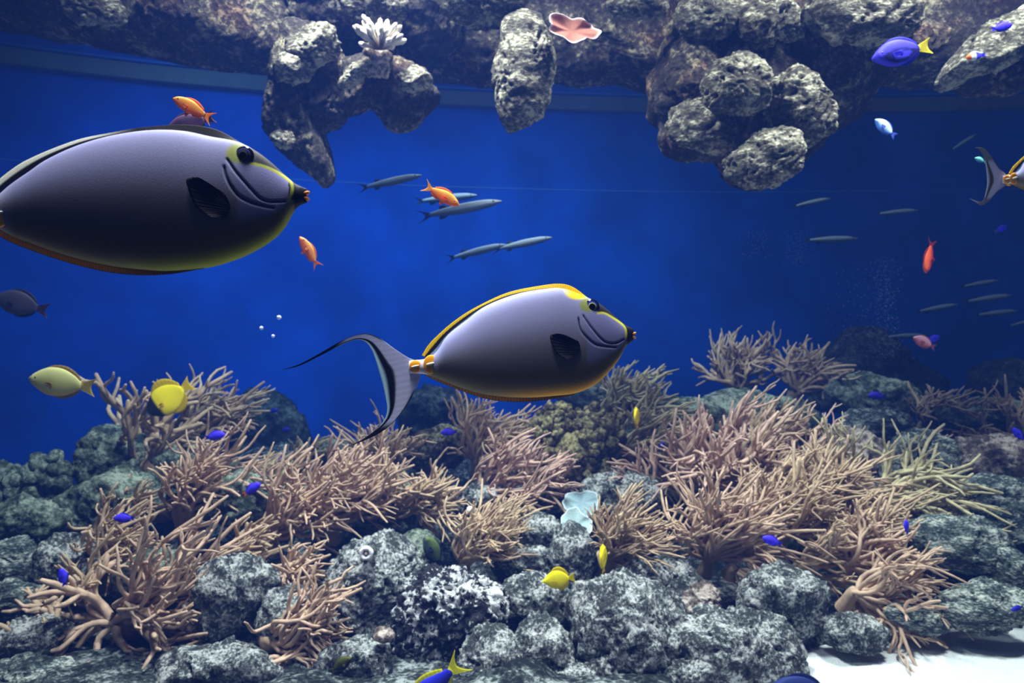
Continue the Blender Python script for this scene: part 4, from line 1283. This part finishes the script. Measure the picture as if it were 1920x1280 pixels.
def small_fish(kind, px, py, L, ang, colf, label, d=None, yaw=0, name='fish', group=None, fin=None, tail=None, detail=1, hue=None):
    sh = SHAPES[kind]
    d = d if d is not None else max(1.4, D(py) - 0.42)
    s = d / F * L
    a = math.radians(ang)
    f = Vector((math.cos(a), 0, math.sin(a)))
    upv = Vector((-math.sin(a), 0, math.cos(a)))
    if upv.z < 0:
        upv = -upv
    Rz = Matrix.Rotation(math.radians(yaw), 3, 'Z')
    f, upv = Rz @ f, Rz @ upv
    side = upv.cross(f)
    M = Matrix((f, side, upv)).transposed().to_4x4()
    root = empty(name, P(px, py, d), label, 'fish', group)
    root.matrix_world = Matrix.Translation(P(px, py, d)) @ M

    def toL(x, y):
        return x * s, y * s

    n = 46
    x0 = sh['top'][0][0]
    u = np.linspace(0, 1, n)
    xs = x0 + (0.5 - x0) * (1 - (1 - u) ** 1.35)
    T, B = curve(sh['top'], xs=xs), curve(sh['bot'], xs=xs)
    hh = (T + B) / 2
    W = s * np.minimum(hh.max() * sh['w'], hh * 0.95) * 1.0
    W = W * (0.35 + 0.65 * smooth(0, 0.45, u)) if kind != 'barracuda' else W

    def bc(X, Y, tz):
        return colf((X - x0) / (0.5 - x0), tz)

    loft('body', xs, T, -B, W, toL, lambda X, Y, tz: bc(X, Y, -tz), root, M_SKIN, 36, flat=0.8)
    fin = fin or colf(np.array([0.5]), np.array([0.9]))[0]
    tail = tail if tail is not None else fin
    fc_ = lambda u, v, x, y: np.tile(np.array(fin), (len(u), 1)) * (0.85 + 0.15 * np.sin(u * 60))[:, None]
    tc_ = lambda u, v, x, y: np.tile(np.array(tail), (len(u), 1)) * (0.88 + 0.12 * np.sin(u * 50))[:, None]
    a0, a1, h = sh['dor']
    xx = np.linspace(a0, a1, 8)
    base = curve(sh['top'], xs=xx)
    prof = np.sin(np.pi * np.clip(np.linspace(0.08, 1.0, 8), 0, 1)) ** 0.5
    strip_fin('dorsal_fin', list(zip(xx, base * 0.85)), list(zip(xx - 0.03 * prof, base + h * prof)), fc_, toL, s * 0.012, 24, 4, root)
    a0, a1, h = sh['ana']
    xx = np.linspace(a0, a1, 8)
    base = curve(sh['bot'], xs=xx)
    strip_fin('anal_fin', list(zip(xx, -base * 0.85)), list(zip(xx - 0.03 * prof, -base - h * prof)), fc_, toL, s * 0.012, 24, 4, root)
    th, fork = sh['tail']
    r = sh['top'][0][1]
    strip_fin('tail_fin', [(x0 + .01, r), (x0 - .005, r * .5), (x0 - .01, 0), (x0 - .005, -r * .5), (x0 + .01, -r)],
              [(-.52, th), (-.5 + fork * .6, th * .5), (-.5 + fork, 0), (-.5 + fork * .6, -th * .5), (-.52, -th)], tc_, toL, s * 0.012, 24, 6, root)
    if kind != 'barracuda':
        for sd in (-1, 1):
            yy = lambda u, v, sd=sd: sd * (s * hh.max() * sh['w'] * 0.95 + s * 0.05 * v)
            strip_fin('pectoral_fin', [(.20, .0), (.20, -.03), (.19, -.06)], [(.06, .0), (.05, -.05), (.09, -.10)], fc_, toL, s * 0.008, 12, 4, root, yoff=yy)
    if sh['pelv']:
        strip_fin('pelvic_fin', [(.16, -.10), (.12, -.11), (.08, -.11)], [(.08, -.24), (.05, -.21), (.03, -.15)], fc_, toL, s * 0.012, 12, 4, root)
    ex = 0.36 if kind != 'barracuda' else 0.40
    j = int(np.searchsorted(xs, ex))
    er = {'barracuda': .016, 'tang': .026, 'oval': .028}.get(kind, .030)
    for sd in (-1, 1):
        eye_part(root, toL, ex, hh[j] * 0.28, er, s, W[j] * 0.90, sd, [(0.6, (0.004, 0.004, 0.008)), (0.85, (0.25, 0.25, 0.22)), (1.0, (0.02, 0.02, 0.03))])
    return root


def two(cb, ct, m=0.0, w=0.5):
    cb, ct = np.array(cb), np.array(ct)
    return lambda u, t: cb * (1 - smooth(m - w, m + w, t))[:, None] + ct * smooth(m - w, m + w, t)[:, None]


ORF = two(srgb(255, 170, 60), srgb(255, 110, 20))
small_fish('anthias', 362, 204, 84, 152, ORF, 'orange fish above the back of the largest unicornfish', d=1.35, fin=srgb(255, 140, 30), tail=srgb(255, 165, 60), name='anthias')
small_fish('anthias', 828, 366, 76, -30, ORF, 'orange fish in open water among the silver fish', d=1.5, fin=srgb(255, 130, 30), tail=srgb(255, 190, 60), name='anthias')
small_fish('anthias', 580, 473, 66, 122, two(srgb(255, 170, 90), srgb(240, 110, 60)), 'orange-pink fish diving right of the largest unicornfish mouth', d=1.6, fin=srgb(250, 150, 80), name='anthias', yaw=30)
small_fish('anthias', 1742, 480, 66, -105, two(srgb(220, 90, 40), srgb(190, 50, 50)), 'dim red fish swimming down at the right', d=2.6, fin=srgb(170, 50, 60), name='anthias', yaw=20)
small_fish('oval', 356, 234, 96, 200, two(srgb(90, 60, 90), srgb(120, 80, 110)), 'dusky purple fish half hidden behind the largest unicornfish', d=1.6, fin=srgb(90, 60, 90), name='anthias')

SIL = two(srgb(150, 165, 175), srgb(70, 85, 100), 0.1, 0.3)
BAR = [(731, 341, 122, 12, 3.2, 'silver slender fish highest of the school left of centre'),
       (862, 392, 160, 11, 3.2, 'silver slender fish just under the orange fish in open water'),
       (835, 372, 120, 6, 4.2, 'faint slender fish behind the orange fish in open water'),
       (892, 472, 116, 14, 3.5, 'silver slender fish low in the school, the left of two touching'),
       (978, 457, 116, 12, 3.5, 'silver slender fish low in the school, the right of two touching'),
       (1520, 380, 76, 12, 4.2, 'faint slender fish below the hanging rocks'),
       (1680, 398, 84, 5, 4.3, 'faint slender fish right of the one below the hanging rocks'),
       (1556, 449, 104, 2, 4.2, 'faint slender fish lowest of the three below the hanging rocks'),
       (1805, 268, 60, 32, 4.4, 'faint slanting slender fish above the tail at the right edge'),
       (1755, 578, 84, 10, 4.3, 'faint slender fish above the hazy pyramid mound'),
       (1850, 560, 96, 8, 4.2, 'faint slender fish in the lower right school, longest'),
       (1835, 532, 76, 10, 4.4, 'faint slender fish in the lower right school, uppermost'),
       (1866, 587, 86, 6, 4.3, 'faint slender fish in the lower right school, lower one'),
       (1912, 606, 50, 14, 4.3, 'faint slender fish cut by the right edge below the school'),
       (1695, 630, 80, 2, 4.3, 'faint slender fish beside the pinkish fish at right')]
for px, py, L, ang, d, lab in BAR:
    small_fish('barracuda', px, py, L, ang, SIL, lab, d=d, fin=srgb(50, 60, 70), name='barracuda', group='slender silver fish in open water')

small_fish('oval', 40, 570, 104, 166, two(srgb(45, 45, 60), srgb(60, 55, 75)), 'dark grey fish at the left edge below the largest unicornfish', d=2.2, fin=srgb(40, 38, 60), tail=srgb(60, 40, 60), name='surgeonfish')


def rabbit(u, t):
    c = np.tile(np.array(srgb(170, 165, 90)), (len(u), 1))
    c = mixc(c, srgb(185, 185, 120), smooth(0.1, -0.5, t))
    c = mixc(c, srgb(190, 150, 70), smooth(0.6, 0.95, t))
    return c


small_fish('oval', 116, 718, 124, 172, rabbit, 'olive-yellow fish swimming left above the left crest', d=2.1, fin=srgb(170, 140, 50), tail=srgb(190, 170, 60), name='rabbitfish')


def fox(u, t):
    c = np.tile(np.array(srgb(235, 215, 20)), (len(u), 1))
    c = mixc(c, (0.01, 0.01, 0.015), smooth(0.60, 0.66, u) * smooth(0.85, 0.5, t * (1.2 - u)))
    c = mixc(c, srgb(190, 200, 205), smooth(0.86, 0.92, u))
    return c


small_fish('tang', 316, 748, 104, 216, fox, 'yellow fish with black and white face dipping into the left coral', d=2.75, fin=srgb(245, 215, 10), name='foxface')

DAM = two(srgb(80, 60, 255), srgb(55, 40, 250))
BL = srgb(55, 35, 230)
DM = [(403, 817, 40, 10, 'violet-blue fish over the left coral near the crest', None, {'d': 2.6}),
      (472, 917, 40, 35, 'blue fish with an orange tail in the gap between left corals', srgb(255, 130, 30), {}),
      (233, 971, 40, 180, 'blue fish in front of the small tan coral at left', None, {}),
      (118, 1082, 36, 100, 'blue fish pointing up at the far left, low on the reef', None, {'yaw': 35}),
      (842, 810, 32, 185, 'violet-blue fish at the centre crest below the centre fish', None, {}),
      (1255, 800, 34, 30, 'dim violet fish in the olive coral right of the slim yellow fish', None, {'dark': 1}),
      (1240, 838, 22, 60, 'tiny dark blue fish inside the olive coral', None, {'dark': 1}),
      (1645, 742, 34, 176, 'violet fish over the flat pale rock on the right crest', None, {}),
      (1910, 815, 34, 130, 'violet-blue fish cut by the right edge at the dull coral', None, {}),
      (1448, 1014, 40, 160, 'blue fish amid the thicket near the white sand', None, {}),
      (1700, 989, 30, 100, 'violet-blue fish in the olive loops above the dark cave', None, {'yaw': 30}),
      (1908, 1140, 24, 200, 'tiny violet fish on the bright streaked rock at right', None, {'dark': 1}),
      (1748, 636, 30, 25, 'bright blue fish behind the pinkish fish at right', None, {'d': 2.9}),
      (1876, 429, 26, 25, 'small blue and grey fish near the right edge in open water', srgb(130, 120, 120), {'d': 2.9}),
      (1878, 51, 40, 12, 'violet fish on the diagonal slab at the top right', None, {'d': 2.2}),
      (513, 770, 18, 10, 'tiny dim blue fish on the hazy mound, upper', None, {'d': 4.0, 'dark': 1}),
      (535, 806, 18, 10, 'tiny dim blue fish on the hazy mound, lower', None, {'d': 4.0, 'dark': 1})]
for px, py, L, ang, lab, tl, kw in DM:
    cf = DAM
    if kw.get('dark'):
        cf = two(srgb(40, 35, 190), srgb(25, 30, 150))
    small_fish('damsel', px, py, L, ang, cf, lab, d=kw.get('d'), yaw=kw.get('yaw', 0), fin=BL if not kw.get('dark') else srgb(30, 30, 160), tail=tl, name='damselfish')


def bluetang(u, t):
    c = np.tile(np.array(srgb(75, 65, 245)), (len(u), 1))
    ctr = np.hypot((u - 0.42) / 0.40, (t - 0.30) / 0.52)
    c = mixc(c, (0.01, 0.01, 0.16), smooth(0.30, 0.14, np.abs(ctr - 0.8)) * smooth(0.98, 0.80, u) * smooth(-0.45, -0.1, t))
    c = mixc(c, (0.01, 0.01, 0.16), smooth(0.10, 0.0, u))
    return c


small_fish('oval', 1690, 98, 112, 193, bluetang, 'blue fish with dark curved marking and yellow tail at the top right', d=2.1, fin=srgb(60, 50, 240), tail=srgb(250, 235, 60), name='blue_tang')


def tri(u, t):
    c = np.tile(np.array(srgb(70, 60, 240)), (len(u), 1))
    c = mixc(c, srgb(245, 245, 245), smooth(0.40, 0.46, u))
    c = mixc(c, srgb(245, 120, 50), smooth(0.70, 0.76, u))
    return c


small_fish('damsel', 1830, 105, 38, 190, tri, 'small white, orange and blue fish on the diagonal slab', d=2.2, fin=srgb(230, 230, 245), tail=BL, name='damselfish')
small_fish('oval', 1660, 240, 50, 140, two(srgb(200, 225, 220), srgb(80, 130, 230), 0.3, .4), 'pale turquoise fish in open water right of the hanging mass', d=2.4, fin=srgb(90, 120, 240), name='chromis')
small_fish('oval', 1838, 300, 22, 160, two(srgb(120, 200, 190), srgb(60, 130, 150)), 'tiny teal fish behind the tail fin at the right edge', d=2.4, fin=srgb(80, 160, 160), name='chromis')
small_fish('oval', 1733, 642, 46, 155, two(srgb(180, 130, 150), srgb(170, 90, 100)), 'pinkish fish in front of the bright blue fish at right', d=2.7, fin=srgb(170, 90, 100), tail=srgb(150, 90, 110), name='anthias')


def butter(u, t):
    c = np.tile(np.array(srgb(230, 220, 20)), (len(u), 1))
    c = mixc(c, srgb(120, 190, 190), smooth(0.35, 0.42, u))
    c = mixc(c, srgb(110, 95, 190), smooth(0.5, 0.6, u))
    return c


small_fish('tang', 510, 866, 48, 8, butter, 'yellow and violet banded fish behind the left centre corals', d=2.95, fin=srgb(215, 215, 30), tail=srgb(220, 220, 40), name='butterflyfish')
small_fish('oval', 812, 1034, 70, 120, two(srgb(90, 110, 60), srgb(60, 75, 75)), 'green-grey fish hiding in the dark gap at the centre', d=2.35, fin=srgb(40, 50, 90), name='surgeonfish', yaw=30)
small_fish('oval', 640, 1246, 48, 35, two(srgb(80, 80, 30), srgb(40, 40, 25)), 'dark fish with a pale stripe in the bottom gap left of centre', d=1.9, fin=srgb(120, 120, 40), name='surgeonfish')
YLW = two(srgb(240, 225, 20), srgb(250, 225, 15))
small_fish('tang', 1047, 1086, 62, 188, YLW, 'yellow disc-shaped fish lying broadside over the speckled rock', d=2.15, fin=srgb(245, 220, 10), name='yellow_tang', group=None)
small_fish('tang', 1131, 1047, 56, 96, YLW, 'slim yellow fish seen edge-on before the fan-shaped coral', d=2.1, yaw=62, fin=srgb(245, 220, 10), name='yellow_tang')
small_fish('tang', 1194, 783, 42, 100, YLW, 'slim yellow fish on the crest before the olive coral', d=2.65, yaw=58, fin=srgb(245, 220, 10), name='yellow_tang')
small_fish('anthias', 812, 1288, 150, 222, two(srgb(40, 40, 190), srgb(30, 30, 140)), 'blue fish with a long yellow tail at the bottom edge', d=1.8, fin=srgb(230, 225, 30), tail=srgb(240, 235, 30), name='blue_tang')
small_fish('oval', 1505, 1296, 130, 178, two(srgb(40, 50, 110), srgb(30, 45, 110)), 'dark blue fish back rising over the sand at the bottom edge', d=1.8, fin=srgb(30, 40, 110), name='surgeonfish')

# pellets drifting in open water
for i, (px, py, r) in enumerate([(490, 615, 3.6), (523, 595, 4.0), (512, 630, 3.2)]):
    v, f = ico(3)
    d = 1.6
    tag(mesh_obj('food_pellet', v * r * d / F * (1 + 0.15 * vnoise(v * 2, i))[:, None], f, plain('pale_pellet', (0.5, 0.55, 0.8), 0.6), loc=P(px, py, d)),
        ['left of the three pale specks drifting in open water', 'upper right of the three pale specks drifting in open water',
         'lowest of the three pale specks drifting in open water'][i], 'pellet', 'pale specks in open water')

# faint reflection in the acrylic, built as fine dim specks hanging in the water
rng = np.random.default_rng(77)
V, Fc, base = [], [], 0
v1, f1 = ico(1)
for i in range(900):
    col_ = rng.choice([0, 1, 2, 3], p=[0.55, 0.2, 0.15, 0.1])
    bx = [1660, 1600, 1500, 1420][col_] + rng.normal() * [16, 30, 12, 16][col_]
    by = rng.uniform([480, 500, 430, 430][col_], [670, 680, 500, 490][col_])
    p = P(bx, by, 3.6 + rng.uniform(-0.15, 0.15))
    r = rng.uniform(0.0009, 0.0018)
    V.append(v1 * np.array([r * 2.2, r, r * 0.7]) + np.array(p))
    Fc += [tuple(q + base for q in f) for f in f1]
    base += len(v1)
tag(mesh_obj('acrylic_reflection', np.vstack(V), Fc, plain('faint_reflection', (0.16, 0.18, 0.34), 0.3, 0.5)),
    'faint reflection in the acrylic, built as fine specks above the hazy pyramid mound', 'acrylic_reflection', kind='stuff')
